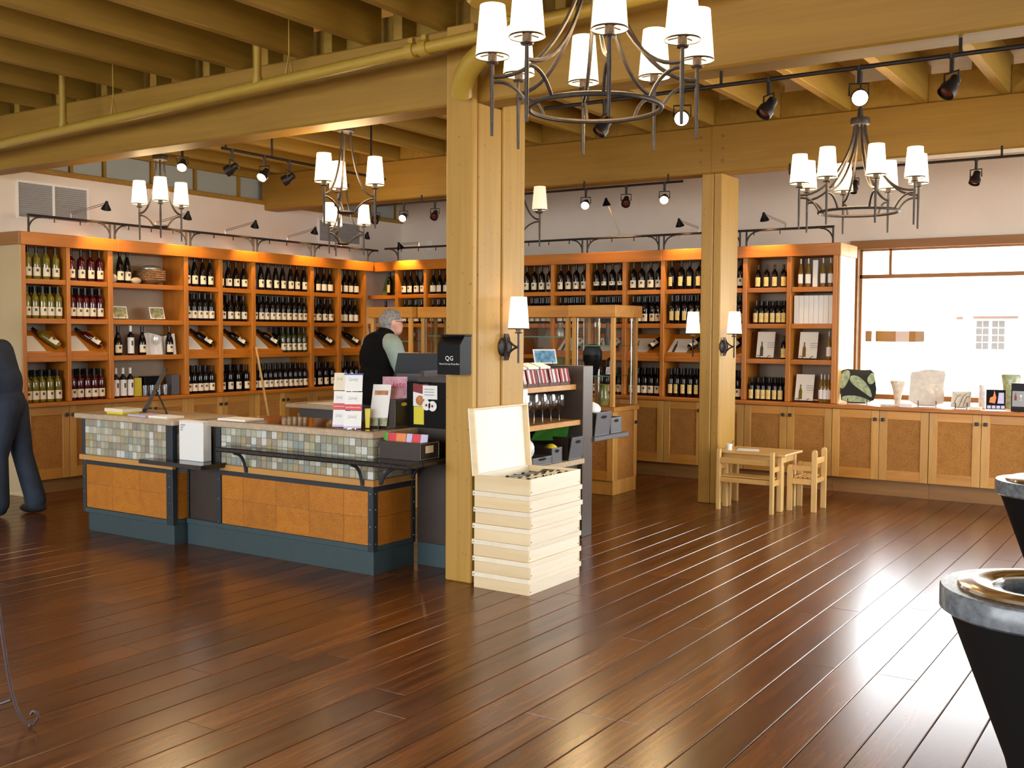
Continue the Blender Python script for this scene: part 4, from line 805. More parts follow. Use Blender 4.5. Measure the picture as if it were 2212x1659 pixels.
bolts(mc, [(-4.385, MY - .009, z) for z in (.20, .31, .42, .52)], 'y'); bolts(mc, [(CX + .006, MY + .015, z) for z in (.20, .31, .42, .52)], 'x'); bolts(mc, [(-5.797, MY - .009, z) for z in (.2, .36, .5)], 'y'); bolts(mc, [(CX + .006, 5.43, z) for z in (.2, .31, .42, .52)], 'x')
MB().bbox(-5.776, -4.406, MY - .006, MY + .02, .534, .564, .002).build('frame_rail', M['slatedark'], mc, world=True); MB().bbox(CX - .012, CX + .004, MY + .035, 5.412, .532, .562, .002).build('frame_rail', M['slatedark'], mc, world=True)
MB().bbox(-5.776, CX + .012, MY - .016, MY + .02, .566, .608, .003).build('wood_ledge', M['ledge'], mc, world=True); MB().bbox(CX - .012, CX + .012, MY + .0205, 5.44, .566, .608, .003).build('wood_ledge', M['ledge'], mc, world=True)
tiles_front(mc, -5.774, CX - .002, MY + .004, .610, .868, 28, 5); tiles_side(mc, CX - .005, MY + .006, 5.41, .610, .868, 8, 5)
solo('worktop', MB().bbox(-5.885, CX + .02, MY - .035, 5.60, .872, .913, .006), M['stone_edge'], 'beige stone top of the main checkout counter', 'counter top', (-5.1, 5.3, .872))
solo('counter_inlay', MB().box(-5.83, CX - .035, MY + .02, 5.585, .9132, .9165), M['granite'], 'polished reddish granite inlay on the main counter top', 'counter inlay', (-5.1, 5.3, .9132))
# black transaction shelf on curved brackets
bs = thing('transaction_shelf', 'narrow black stone shelf on curved brackets along the counter front', 'shelf', (-4.9, 4.95, .57))
MB().bbox(-5.655, -3.965, 4.87, MY - .001, .718, .752, .008).bbox(CX + .014, -3.965, MY + .001, 5.44, .718, .752, .008).build('slab', M['blackslab'], bs, world=True)
for x in (-5.50, -4.44): MB().tube(bez([(x, MY - .022, .575), (x, MY - .035, .66), (x, MY - .06, .705), (x, MY - .13, .715)], 8), .011, 8).box(x - .014, x + .014, MY - .022, MY - .017, .57, .606).build('bracket', M['slatedark'], bs, True, True)
MB().tube(bez([(CX + .016, 5.08, .58), (CX + .05, 5.08, .67), (CX + .14, 5.08, .71), (CX + .25, 5.08, .716)], 8), .012, 8).build('bracket', M['slatedark'], bs, True, True)
MB().tube(bez([(CX + .016, 5.40, .58), (CX + .05, 5.40, .67), (CX + .14, 5.40, .71), (CX + .25, 5.40, .716)], 8), .012, 8).build('bracket', M['slatedark'], bs, True, True)
# left counter section
LY = 4.93; LX = -6.17
lc = thing('checkout_counter', 'left counter section with mosaic band and cork panel beside the white box', 'counter', (-6.7, 5.2, 0))
MB().box(-7.20, LX - .012, LY + .02, 5.45, 0, .865).build('body', M['laminate'], lc, world=True); MB().box(-7.175, LX - .004, LY + .012, 5.45, 0, .142).build('kick', M['slate'], lc, world=True)
MB().bbox(-7.225, LX + .004, LY - .006, LY + .02, .142, .178, .003).bbox(LX - .014, LX + .004, LY + .02, 5.12, .142, .178, .003).build('base_rail', M['slate'], lc, world=True)
MB().box(-7.20, LX - .008, LY + .008, LY + .02, .18, .865).build('backer', M['grout'], lc, world=True); MB().box(LX - .02, LX - .009, LY + .02, 5.12, .18, .865).build('backer', M['grout'], lc, world=True)
slabs(lc, 0, 0, 0, 0, LY + .005, [-7.190, -6.87, -6.55, -6.236], [.180, .365, .514])
for c, d in ((.180, .365), (.365, .514)): MB().bbox(LX - .010, LX - .002, 4.97, 5.062, c + .001, d - .001, .0008).build('cork_tile', M['corktile'], lc, world=True)
MB().bbox(-7.225, -7.19, LY - .008, LY + .02, .145, .55, .002).build('corner_post', M['slatedark'], lc, world=True); MB().bbox(-6.236, LX + .005, LY - .008, LY + .035, .145, .865, .002).build('corner_post', M['slatedark'], lc, world=True)
MB().bbox(-7.232, -7.20, LY - .006, LY + .02, .59, .865, .002).build('corner_post', M['slatedark'], lc, world=True); MB().bbox(LX - .012, LX + .004, 5.064, 5.12, .145, .865, .002).build('corner_post', M['slatedark'], lc, world=True)
bolts(lc, [(-6.20, LY - .009, z) for z in (.2, .3, .42, .5)], 'y'); bolts(lc, [(-7.207, LY - .009, z) for z in (.2, .3, .42, .5)], 'y'); bolts(lc, [(LX + .005, 5.09, z) for z in (.2, .3, .42, .5)], 'x')
MB().bbox(-7.19, -6.236, LY - .006, LY + .02, .516, .545, .002).build('frame_rail', M['slatedark'], lc, world=True); MB().bbox(-7.255, LX + .012, LY - .016, LY + .02, .548, .588, .003).build('wood_ledge', M['ledge'], lc, world=True)
tiles_front(lc, -7.198, -6.24, LY + .004, .592, .862, 20, 5); tiles_side(lc, LX - .006, LY + .037, 5.062, .592, .862, 2, 5)
solo('worktop', MB().bbox(-7.295, LX + .04, LY - .03, 5.50, .866, .905, .006), M['stone_edge'], 'beige stone top of the left counter section', 'counter top', (-6.7, 5.2, .866))
solo('black_ledge', MB().extr([(-6.38, 4.80, .592), (-5.715, 4.80, .592), (-5.715, 5.02, .592), (LX + .014, 5.02, .592), (LX + .014, LY - .018, .592), (-6.38, LY - .018, .592)], (0, 0, .030)), M['blackslab'], 'low black stone ledge under the tall white box', 'ledge', (-5.9, 4.9, .592))
# white display box standing on the ledge, its lid flap slid to the right
wbx = thing('white_box', 'tall white cardboard box standing on the low black ledge', 'box', (-5.99, 4.98, .6225))
MB().bbox(-6.118, -5.862, 4.945, 5.02, .6225, .898, .003).build('carton', M['white'], wbx, world=True)
MB().bbox(-6.118, -5.862, 4.943, 5.025, .899, .905, .001).build('carton_lid', M['white'], wbx, world=True)
for k, wd in enumerate((.05, .03, .022)): MB().box(-6.10, -6.10 + wd, 4.9440, 4.9449, .868 - .018 * k, .880 - .018 * k).build('print_line', M['ink_grey'], wbx, world=True)
solo('white_tray', MB().bbox(-5.80, -5.52, 5.02, 5.20, .9165, .932, .003), M['white'], 'flat white tray on the counter beside the tall white box', 'tray', (-5.66, 5.1, .9165))
# ---- inner work counter behind, with drawer
wc = thing('work_counter', 'inner work counter with grey drawer and beige top behind the checkout', 'counter', (-6.4, 7.2, 0))
MB().bbox(-6.95, -5.75, 6.95, 7.5, 0, .80, .004).build('body', M['maple'], wc, world=True); MB().bbox(-7.05, -5.72, 6.90, 7.55, .845, .885, .005).build('top', M['stone_edge'], wc, world=True)
dw = MB().bbox(-6.90, -5.80, 6.93, 6.95, .70, .842, .003).build('drawer', M['leather'], wc, world=True); MB().tube([(-6.20, 6.925, .76), (-6.18, 6.905, .77), (-6.10, 6.905, .77), (-6.08, 6.925, .76)], .006, 6).build('drawer_handle', M['iron'], dw, True, True)
solo('paper_sheet', MB().extr([(-6.85, 6.98, .886), (-5.9, 6.95, .886), (-5.85, 7.25, .886), (-6.8, 7.3, .886)], (0, 0, .004)), M['white'], 'white paper sheets on the inner work counter', 'paper', (-6.4, 7.1, .886))
# ---- things on the left counter
zt = .906
bk_ = solo('book', MB().bbox(-7.01, -6.82, 4.99, 5.14, zt, zt + .018, .002), M['yellow'], 'yellow edged booklet under the tan book on the left counter', 'book', (-6.92, 5.06, zt))
solo('book', MB().extr([(-7.03, 4.985, zt + .0185), (-6.81, 4.985, zt + .0185), (-6.80, 5.15, zt + .0185), (-7.02, 5.16, zt + .0185)], (0, 0, .026)), M['cream'], 'tan closed book at the left end of the left counter', 'book', (-6.92, 5.07, zt + .0185))
solo('magazine', MB().extr([(-6.73, 4.97, zt), (-6.50, 4.95, zt), (-6.49, 5.13, zt), (-6.70, 5.15, zt)], (0, 0, .012)), M['lilac'], 'pale blue magazine lying beside the tilted picture frame', 'magazine', (-6.6, 5.05, zt))
solo('magazine', MB().extr([(-6.47, 4.955, zt), (-6.26, 4.955, zt), (-6.25, 5.10, zt), (-6.46, 5.12, zt)], (0, 0, .014)), M['white'], 'white magazine at the right end of the left counter', 'magazine', (-6.36, 5.03, zt))
pf = thing('framed_picture', 'dark picture frame leaning on a stand at the left counter, seen edge-on', 'picture frame', (-6.80, 5.22, zt))
fa, fb = Vector((-6.83, 5.20, zt + .005)), Vector((-6.70, 5.30, zt + .34)); wv = Vector((-.19, .17, 0)); nn = (fb - fa).cross(wv).normalized()
MB().extr([fa, fa + wv, fb + wv, fb], nn * .022).build('frame', M['leatherbrown'], pf, world=True); i1, i2 = fa.lerp(fb, .08) + wv * .1 - nn * .002, fa.lerp(fb, .92) + wv * .1 - nn * .002
MB().extr([i1, i1 + wv * .8, i2 + wv * .8, i2], nn * .002).build('print', M['photo'], pf, world=True); MB().tube([fa.lerp(fb, .55) + wv * .3 + nn * .02, (-6.62, 5.24, zt + .004)], .008, 6).build('stand_leg', M['leatherbrown'], pf, True, True)
# ---- things on the main counter
zt = .917
cr = thing('card_rack', 'clear rack of greeting cards in tiers on the main counter corner', 'card rack', (-4.66, 5.15, zt))
MB().lathe([(.055, 0), (.055, .006), (.007, .010), (.007, .36)], 14, (-4.66, 5.16, zt)).build('rack_stand', M['chrome'], cr, True, True)
def card(x, y, z, w_, h_, ang, mats, texts=()):
    d = Vector((math.cos(ang), math.sin(ang), 0)); n = Vector((d.y, -d.x, 0)); u = Vector((0, 0, 1)) * .985 - n * .17; o = Vector((x, y, z)); g = MB().extr([o - d * w_ / 2, o + d * w_ / 2, o + d * w_ / 2 + u * h_, o - d * w_ / 2 + u * h_], -n * .004).build('greeting_card', M[mats[0]], cr, world=True)
    if len(mats) > 1: MB().extr([o - d * w_ / 2 + n * .001, o + d * w_ / 2 + n * .001, o + d * w_ / 2 + u * h_ * mats[2] + n * .001, o - d * w_ / 2 + u * h_ * mats[2] + n * .001], -n * .001).build('card_band', M[mats[1]], g, world=True)
    for k in range(5): q = o - d * w_ * .28 + u * (h_ * .55 + .006 * k) + n * .0008; MB().tube([q, q + d * w_ * (.25 + .2 * math.sin(k * 2.4)) + u * .01 * math.cos(k), q + d * w_ * .5 + u * .006 * math.sin(k * 3)], .0008, 4).build('sketch_line', M['ink_grey'], g, world=True)
    for s_, sz, v, mt in texts: MB().merge(text_mb(s_, sz), frame_M(o + u * v + n * .0022, d, u)).build('lettering', M[mt], g, world=True)
an = .5
for (x, y, sgn, s1, s2) in ((-4.595, 5.10, an, 'bottlenecks', .021), (-4.735, 5.12, an - .15, 'bottlenecks', .016)):
    big = s2 > .018; ww = .115 if big else .085
    card(x, y, zt + .245, ww, .115, sgn, ('white', 'blue', .0) if big else ('cream',)); card(x, y - .004, zt + .122, ww, .118, sgn, ('white', 'red', .32), [(s1, s2, .019, 'white')]); card(x, y - .012, zt + .005, ww, .112, sgn, ('white', 'lilac', .12))
MB().extr([(-4.655, 5.075, zt + .35), (-4.545, 5.135, zt + .35), (-4.545, 5.139, zt + .358), (-4.655, 5.079, zt + .358)], (0, .006, 0)).build('header', M['blue'], cr, world=True)
MB().extr([(-4.55, 5.165, zt + .005), (-4.53, 5.18, zt + .005), (-4.53, 5.19, zt + .13), (-4.56, 5.17, zt + .13)], (.004, -.004, 0)).build('greeting_card', M['yellow'], cr, world=True); MB().extr([(-4.79, 5.16, zt + .005), (-4.70, 5.20, zt + .005), (-4.70, 5.21, zt + .11), (-4.79, 5.17, zt + .11)], (.006, -.01, 0)).build('greeting_card', M['blue'], cr, world=True)
pc = thing('pamphlet', 'tall white pamphlet leaning on a small easel on the main counter', 'pamphlet', (-4.55, 5.25, zt)); d = Vector((.86, .5, 0)); n = Vector((.5, -.86, 0)); u = Vector((.10, .06, 1)).normalized()
o = Vector((-4.575, 5.225, zt + .012)); MB().extr([o, o + d * .12, o + d * .12 + u * .275, o + u * .275], -n * .004).build('sheet', M['white'], pc, world=True)
MB().extr([o + d * .015 + u * .205 + n * .001, o + d * .105 + u * .205 + n * .001, o + d * .105 + u * .235 + n * .001, o + d * .015 + u * .235 + n * .001], -n * .001).build('picture_strip', M['bread'], pc, world=True); MB().extr([o + n * .001, o + d * .12 + n * .001, o + d * .12 + u * .055 + n * .001, o + u * .055 + n * .001], -n * .001).build('picture_foot', M['photo'], pc, world=True)
MB().tube([o + d * .07 + n * .02 + Vector((0, 0, .05)), o + d * .07 + n * .02 - Vector((0, 0, .009)), o + d * .07 - n * .09 - Vector((0, 0, .009))], .004, 6).build('easel', M['iron'], pc, True, True)
def bin_box(name, label, x0, x1, y0, y1, z0, z1, mat, cut=None, slope=0.0, face='x', hole=True, top_flare=0.0):
    """open-topped leather box with a hand hole in its front"""
    t = thing(name, label, 'storage box', ((x0 + x1) / 2, (y0 + y1) / 2, z0)); th = .006; zb = z1 - slope; fl = top_flare
    if face == 'x':
        m = MB().extr([(x1, y0, z0), (x1, y1, z0), (x1 + fl, y1 + fl * .5, z1), (x1 + fl, y0, z1)], (-th, 0, 0)); m.build('front_panel', M[mat], t, world=True)
        c = ((y0 + y1) / 2, z0 + (z1 - z0) * .78); w_ = (y1 - y0) * .2
        m = MB(); rng = arc((0, 0, 0), 1, 0, 2 * PI, 15, 'xy')[:-1]; pts = [(x1 + fl * .8 + .0015, c[0] + p[0] * w_, c[1] + p[1] * .012) for p in rng]
        MB().extr(pts, (-.001, 0, 0)).build('hand_hole', M['blackmat'], t, world=True)
        MB().extr([(x0, y0, z0), (x1 - th, y0, z0), (x1 - th, y0, z1), (x0, y0, zb)], (0, th, 0)).build('side_panel', M['leatherbrown'] if mat == 'leather' else M[mat], t, world=True); MB().extr([(x0, y1, z0), (x1 - th, y1, z0), (x1 - th, y1, z1), (x0, y1, zb)], (0, -th, 0)).build('side_panel', M[mat], t, world=True)
        MB().box(x0, x0 + th, y0 + th, y1 - th, z0, zb).build('back_wall', M[mat], t, world=True); MB().box(x0 + th, x1 - th, y0 + th, y1 - th, z0, z0 + th).build('bottom', M[mat], t, world=True)
        MB().tube([(x1 + .002, y0 + .006, z0 + .006), (x1 + fl + .002, y0 + .006, z1 - .006), (x1 + fl + .002, y1 - .006, z1 - .006), (x1 + .002, y1 - .006, z0 + .006)], .0015, 4, closed=True).build('stitching', M['stitch'], t, world=True)
    else:
        MB().box(x0, x1, y0, y0 + th, z0, z1).build('front_panel', M[mat], t, world=True); MB().box(x0, x0 + th, y0 + th, y1, z0, z1).build('side_panel', M[mat], t, world=True); MB().box(x1 - th, x1, y0 + th, y1, z0, z1).build('side_panel', M[mat], t, world=True); MB().box(x0 + th, x1 - th, y1 - th, y1, z0, z1).build('back_wall', M[mat], t, world=True); MB().box(x0 + th, x1 - th, y0 + th, y1 - th, z0, z0 + th).build('bottom', M[mat], t, world=True)
        MB().tube([(x1 + .0015, y0 + .006, z0 + .006), (x1 + .0015, y0 + .006, z1 - .006), (x1 + .0015, y1 - .006, z1 - .006), (x1 + .0015, y1 - .006, z0 + .006)], .0015, 4, closed=True).build('stitching', M['stitch'], t, world=True)
        if hole: MB().extr([(x1 + .001, (y0 + y1) / 2 + .03 * p[0], z0 + (z1 - z0) * .8 + .012 * p[1]) for p in arc((0, 0, 0), 1, 0, 2 * PI, 15, 'xy')[:-1]], (.0012, 0, 0)).build('hand_hole', M['yellow'], t, world=True)
    return t
bin_box('storage_box', 'dark brown leather magazine box on the main counter', -4.60, -4.42, 5.30, 5.50, zt, zt + .19, 'leatherbrown', face='y')
mg = thing('magazine', 'pink magazine standing in the dark leather box, lettered palate', 'magazine', (-4.56, 5.38, zt + .01)); o = Vector((-4.60, 5.31, zt + .185)); d = Vector((.82, .57, 0)); n = Vector((.57, -.82, 0)); u = (Vector((0, 0, 1)) - n * .18).normalized()
o2 = Vector((-4.555, 5.335, zt + .05)); MB().extr([o2, o2 + d * .165, o2 + d * .165 + u * .285, o2 + u * .285], -n * .005).build('cover', M['pink'], mg, world=True)
MB().merge(text_mb('palate', .062), frame_M(o2 + d * .085 + u * .228 + n * .001, d + u * .08, u)).build('title_lettering', M['magenta'], mg, world=True); MB().extr([o2 + d * .12 - n * .012, o2 + d * .19 - n * .012, o2 + d * .19 + u * .235 - n * .012, o2 + d * .12 + u * .235 - n * .012], -n * .003).build('loose_leaf', M['lilac'], mg, world=True)
# low leather box with cards on the black shelf
bin_box('storage_box', 'long low dark leather card box on the black shelf by the column', -4.34, -4.02, 5.06, 5.26, .7525, .862, 'leatherbrown', face='y', hole=False)
MB().box(-4.0195, -4.0185, 5.12, 5.20, .795, .84).build('label_window', M['cream'], col.objects[-1] if False else bpy.data.objects['storage_box.001'], world=True)
pk = thing('recipe_card_pack', 'row of red and orange recipe card packs lettered fast food', 'cards', (-4.15, 5.16, .76)); d = Vector((1, .12, 0)).normalized(); n = Vector((.12, -1, 0)).normalized(); u = Vector((0, .2, 1)).normalized()
def pack(o, w_, mat, txt=None, sz=.03, tw=.0):
    o = Vector(o); g = MB().extr([o, o + d * w_, o + d * w_ + u * .135, o + u * .135], -n * .008).build('card_pack', M[mat], pk, world=True)
    if txt: MB().merge(text_mb(txt, sz), frame_M(o + d * (w_ / 2 + tw) + u * .06 + n * .0012, d, u)).build('lettering', M['white'], g, world=True)
pack((-4.345, 5.09, .775), .028, 'green'); pack((-4.317, 5.094, .775), .062, 'red'); pack((-4.255, 5.101, .775), .072, 'orange', 'fast food', .034, -.035); pack((-4.18, 5.111, .775), .04, 'lilac'); pack((-4.138, 5.116, .775), .06, 'red', 'fast', .034); pack((-4.076, 5.122, .775), .05, 'lilac')
# computer monitor and rack of paper goods behind
mo = thing('monitor', 'black register monitor on the counter beside the column', 'monitor', (-4.30, 5.72, zt)); d = Vector((.92, .38, 0)).normalized(); n = Vector((d.y, -d.x, 0)); u = Vector((0, 0, 1)); o = Vector((-4.70, 5.63, 1.10))
MB().extr([o - d * .03, o + d * .36, o + d * .36 + u * .30, o + d * .03 + u * .30], -n * .16).build('housing', M['black'], mo, world=True); MB().extr([o + d * .03 + n * .003 - u * .10, o + d * .36 + n * .003 - u * .10, o + d * .36 + n * .003 + u * .16, o + d * .03 + n * .003 + u * .16], n * .03).build('bezel', M['leatherbrown'], mo, world=True)
MB().extr([o + d * .055 + n * .034 - u * .06, o + d * .34 + n * .034 - u * .06, o + d * .34 + n * .034 + u * .13, o + d * .055 + n * .034 + u * .13], n * .001).build('screen', plain('dim_screen', (.10, .12, .15), .2), mo, world=True)
q = o + d * .17 - n * .06; MB().lathe([(.10, 0), (.10, .015), (.03, .03), (.03, .30)], 16, (q.x, q.y, zt)).build('stand', M['black'], mo, True, True)
hr = thing('leaflet_rack', 'black wire rack of leaflets and a coaster pack beside the column', 'rack', (-4.25, 5.5, zt)); o = Vector((-4.42, 5.442, zt)); d = Vector((1, 0, 0)); n = Vector((d.y, -d.x, 0)); u = Vector((0, 0, 1))
MB().extr([o - d * .01, o + d * .34, o + d * .34 + u * .30, o - d * .01 + u * .30], -n * .012).build('board', M['blackmat'], hr, world=True)
def leaf(a, b, c, e, mat, lift=.002): return MB().extr([o + d * a + u * c + n * lift, o + d * b + u * c + n * lift, o + d * b + u * e + n * lift, o + d * a + u * e + n * lift], -n * .002).build('leaflet', M[mat], hr, world=True)
g = leaf(.045, .17, .14, .27, 'white'); MB().extr([o + d * .045 + u * .235 + n * .003, o + d * .17 + u * .215 + n * .003, o + d * .17 + u * .29 + n * .003, o + d * .045 + u * .29 + n * .003], -n * .001).build('leaflet_head', M['maroon'], g, world=True)
MB().extr([o + d * (.105 + .036 * math.cos(a)) + u * (.178 + .034 * math.sin(a)) + n * .004 for a in [k * PI / 10 for k in range(20)]], -n * .001).build('bread_picture', M['bread'], g, world=True)
leaf(.05, .135, .02, .137, 'yellow'); g = leaf(.13, .25, .19, .28, 'white', .008)
for k in range(3): MB().extr([o + d * .145 + u * (.215 + .018 * k) + n * .011, o + d * .225 + u * (.215 + .018 * k) + n * .011, o + d * .225 + u * (.222 + .018 * k) + n * .011, o + d * .145 + u * (.222 + .018 * k) + n * .011], -n * .001).build('print_line', M['ink_grey'], g, world=True)
for a, b in ((.165, .15), (.215, .146)):
    m = MB(); ring = [o + d * (a + .034 * math.cos(q)) + u * (b + .034 * math.sin(q)) + n * .014 for q in [k * PI / 10 for k in range(20)]]; g = MB().extr(ring, -n * .006).build('coaster', M['white'], hr, world=True)
    MB().extr([o + d * (a + .009 * math.cos(q)) + u * (b + .009 * math.sin(q)) + n * .0155 for q in [k * PI / 5 for k in range(10)]], -n * .001).build('coaster_print', M['maroon'], g, world=True)
MB().tube([o + d * .04 + n * .01 + u * .30, o + d * .12 + n * .02 + u * .29, o + d * .20 + n * .01 + u * .30], .004, 6).build('clip', M['black'], hr, True, True)
# wooden stick leaning behind the counter
solo('wooden_stick', MB().tube([(-6.66, 6.51, .012), (-9.055, 8.41, 1.355)], .012, 8), M['kidpine'], 'long pale wooden stick leaning across the left wall shelves', 'stick', (-6.66, 6.51, 0), smooth=True)

# ================================================================== COLUMN FITTINGS
db = thing('drop_box', 'black guest survey drop box mounted on the large column', 'box', (-3.80, 5.12, 1.29))
MB().extr([(-3.905, 5.204, 1.29), (-3.905, 5.09, 1.29), (-3.905, 5.09, 1.47), (-3.905, 5.135, 1.52), (-3.905, 5.204, 1.52)], (.17, 0, 0)).build('case', M['black'], db, world=True)
MB().bbox(-3.912, -3.728, 5.126, 5.204, 1.521, 1.533, .003).build('lid', M['black'], db, world=True)
MB().merge(text_mb('QG', .040), frame_M((-3.815, 5.0888, 1.388), (1, 0, 0), (0, 0, 1))).build('monogram', M['white'], db, world=True)
MB().merge(text_mb('Guest Survey Drop Box', .0155), frame_M((-3.815, 5.0888, 1.355), (1, 0, 0), (0, 0, 1))).build('lettering', M['white'], db, world=True)
def shade_mb(r0=.067, r1=.050, h=.20): return MB().lathe([(r0, 0), (r1, h), (r1 - .002, h), (r0 - .002, .0)], 24, cap=False)
SHADE = shade_mb().mesh('lampshade', M['shade'], True); SHADE_OFF = shade_mb().mesh('lampshade', M['shadeoff'], True)
SPIDER = MB().lathe([(.067, -.003), (.069, .0), (.067, .004), (.065, .0)], 24, cap=False).tube([(-.064, 0, .012), (.064, 0, .012)], .003, 5).tube([(0, -.064, .012), (0, .064, .012)], .003, 5).mesh('shade_ring', M['socket'], True)
SOCKET = MB().lathe([(.022, -.028), (.026, -.022), (.018, -.016), (.018, .03), (.012, .034)], 14).mesh('socket', M['socket'], True)
def shade_set(parent, p, lit=True):
    s_ = inst('lampshade', SHADE if lit else SHADE_OFF, parent, p); inst('shade_ring', SPIDER, s_); inst('socket', SOCKET, s_)
def sconce(label, face, nrm, lit=True):
    t = thing('wall_sconce', label, 'sconce', face, group='column sconces'); n = Vector(nrm); s_ = Vector((-n.y, n.x, 0))
    q = n.to_track_quat('Z', 'Y').to_matrix().to_4x4()
    MB().merge(MB().lathe([(.062, 0), (.058, .012), (.035, .026), (0, .032)], 20, sy=1.0), q).build('backplate', M['iron'], t, False and True)
    MB().extr([s_ * -.022 + n * .02 + Vector((0, 0, -.085)), s_ * .022 + n * .02 + Vector((0, 0, -.085)), s_ * .026 + n * .045, s_ * .022 + n * .02 + Vector((0, 0, .085)), s_ * -.022 + n * .02 + Vector((0, 0, .085)), s_ * -.026 + n * .045], n * .006).build('strap', M['iron'], t)
    MB().tube(bez([n * .03 + Vector((0, 0, .06)), n * .06 + Vector((0, 0, .01)), n * .11], 8), .007, 6).tube(bez([n * .03 + Vector((0, 0, -.06)), n * .06 + Vector((0, 0, -.01)), n * .11], 8), .007, 6).build('arm', M['iron'], t, True)
    MB().tube([n * .115 + Vector((0, 0, -.10)), n * .115 + Vector((0, 0, .09))], .007, 8).build('rod', M['iron'], t, True); shade_set(t, n * .115 + Vector((0, 0, .115)), lit)
sconce('lit sconce on the right side of the large column', (-3.725, 5.54, 1.455), (1, 0, 0)); sconce('lit sconce on the right side of the smaller column', (-3.664, 9.0, 1.43), (1, 0, 0)); sconce('lit sconce on the left side of the smaller column', (-3.856, 9.05, 1.43), (-1, 0, 0))
# ================================================================== CHANDELIERS
def chandelier(label, c, n, R, ring_r, hub_z, ztop, rot, chain=True, lit=True, group=None, off=()):
    """c = centre of the ring; n arms; everything in local coordinates"""
    t = thing('chandelier', label, 'chandelier', c, rot, group)
    if ring_r > .12: MB().tube(arc((0, 0, 0), ring_r, 0, 2 * PI * 47 / 48, 47, 'xy'), .010, 8, closed=True).build('ring', M['iron'], t, True)
    else: MB().lathe([(0, -.012), (ring_r * .8, -.010), (ring_r, .0), (ring_r * .9, .010), (0, .012)], 18, cap=False).build('dish', M['iron'], t, True)
    MB().lathe([(.030, hub_z - .03), (.062, hub_z - .022), (.066, hub_z), (.062, hub_z + .022), (.02, hub_z + .03), (.016, hub_z + .09)], 20).build('hub', M['iron'], t, True)
    for k in range(n):
        a = 2 * PI * k / n; d = Vector((math.cos(a), math.sin(a), 0)); z = Vector((0, 0, 1))
        top = d * .035 + z * (hub_z - .02)
        MB().tube(bez([top, d * .045 + z * hub_z * .62, d * R * .42 + z * .22, d * R * .62 + z * .115, d * R + z * .115], 14), .0085, 6).build('arm', M['iron'], t, True)
        MB().tube(bez([d * R + z * .095, d * (R * .85) + z * .105, d * (ring_r + (R - ring_r) * .25) + z * .075, d * ring_r + z * .0], 8), .0075, 6).build('lower_arm', M['iron'], t, True)
        MB().tube([d * R + z * -.115, d * R + z * .09, d * R + z * .17], [.0065, .009, .0075], 8).build('rod', M['iron'], t, True)
        shade_set(t, d * R + z * .195, lit and k not in off)
    if chain:
        m = MB(); zz = hub_z + .085; i = 0
        while zz < ztop - c[2]:
            L = .055; u = Vector((1, 0, 0)) if i % 2 else Vector((0, 1, 0)); pts = [u * (.013 * math.cos(q)) + Vector((0, 0, zz + L / 2 + (L / 2) * math.sin(q))) for q in [2 * PI * k / 10 for k in range(10)]]
            m.tube(pts, .0035, 5, closed=True); zz += L * .82; i += 1
        m.build('chain', M['iron'], t, True)
    else: MB().tube([(0, 0, hub_z + .05), (0, 0, ztop - c[2])], .010, 8).build('stem', M['iron'], t, True)
    return t
def glow(c, e, z=.30): light('chandelier_light', 'POINT', (c[0], c[1], c[2] + z), e, (1.0, .70, .38), size=.22)
chandelier('large eight-arm iron chandelier hanging near the top centre', (-2.071, 3.725, 2.445), 8, .41, .265, .66, 3.40, math.radians(-8.9), chain=False); glow((-2.071, 3.725, 2.445), 22)
chandelier('eight-arm iron chandelier hanging before the window', (-2.041, 7.425, 2.393), 8, .405, .265, .62, 3.40, math.radians(-14.6), chain=False); glow((-2.041, 7.425, 2.393), 22)
g_ = 'three-arm chandeliers'
chandelier('three-arm chandelier hanging at the far left on a chain', (-7.589, 5.961, 2.445), 3, .20, .065, .59, 3.70, math.radians(-38.1), group=g_); glow((-7.589, 5.961, 2.445), 26)
chandelier('nearer three-arm chandelier hanging left of the large column', (-5.224, 5.720, 2.405), 3, .215, .065, .60, 3.70, math.radians(-92.6), group=g_); glow((-5.224, 5.720, 2.405), 26)
chandelier('farther three-arm chandelier low behind the nearer one', (-7.438, 8.101, 2.445), 3, .215, .065, .59, 3.40, math.radians(-87.4), group=g_); glow((-7.438, 8.101, 2.445), 14)
chandelier('three-arm chandelier half hidden behind the large column with an unlit shade', (-5.00, 7.60, 2.40), 3, .215, .065, .59, 3.40, math.radians(28), group=g_, off=(0,))

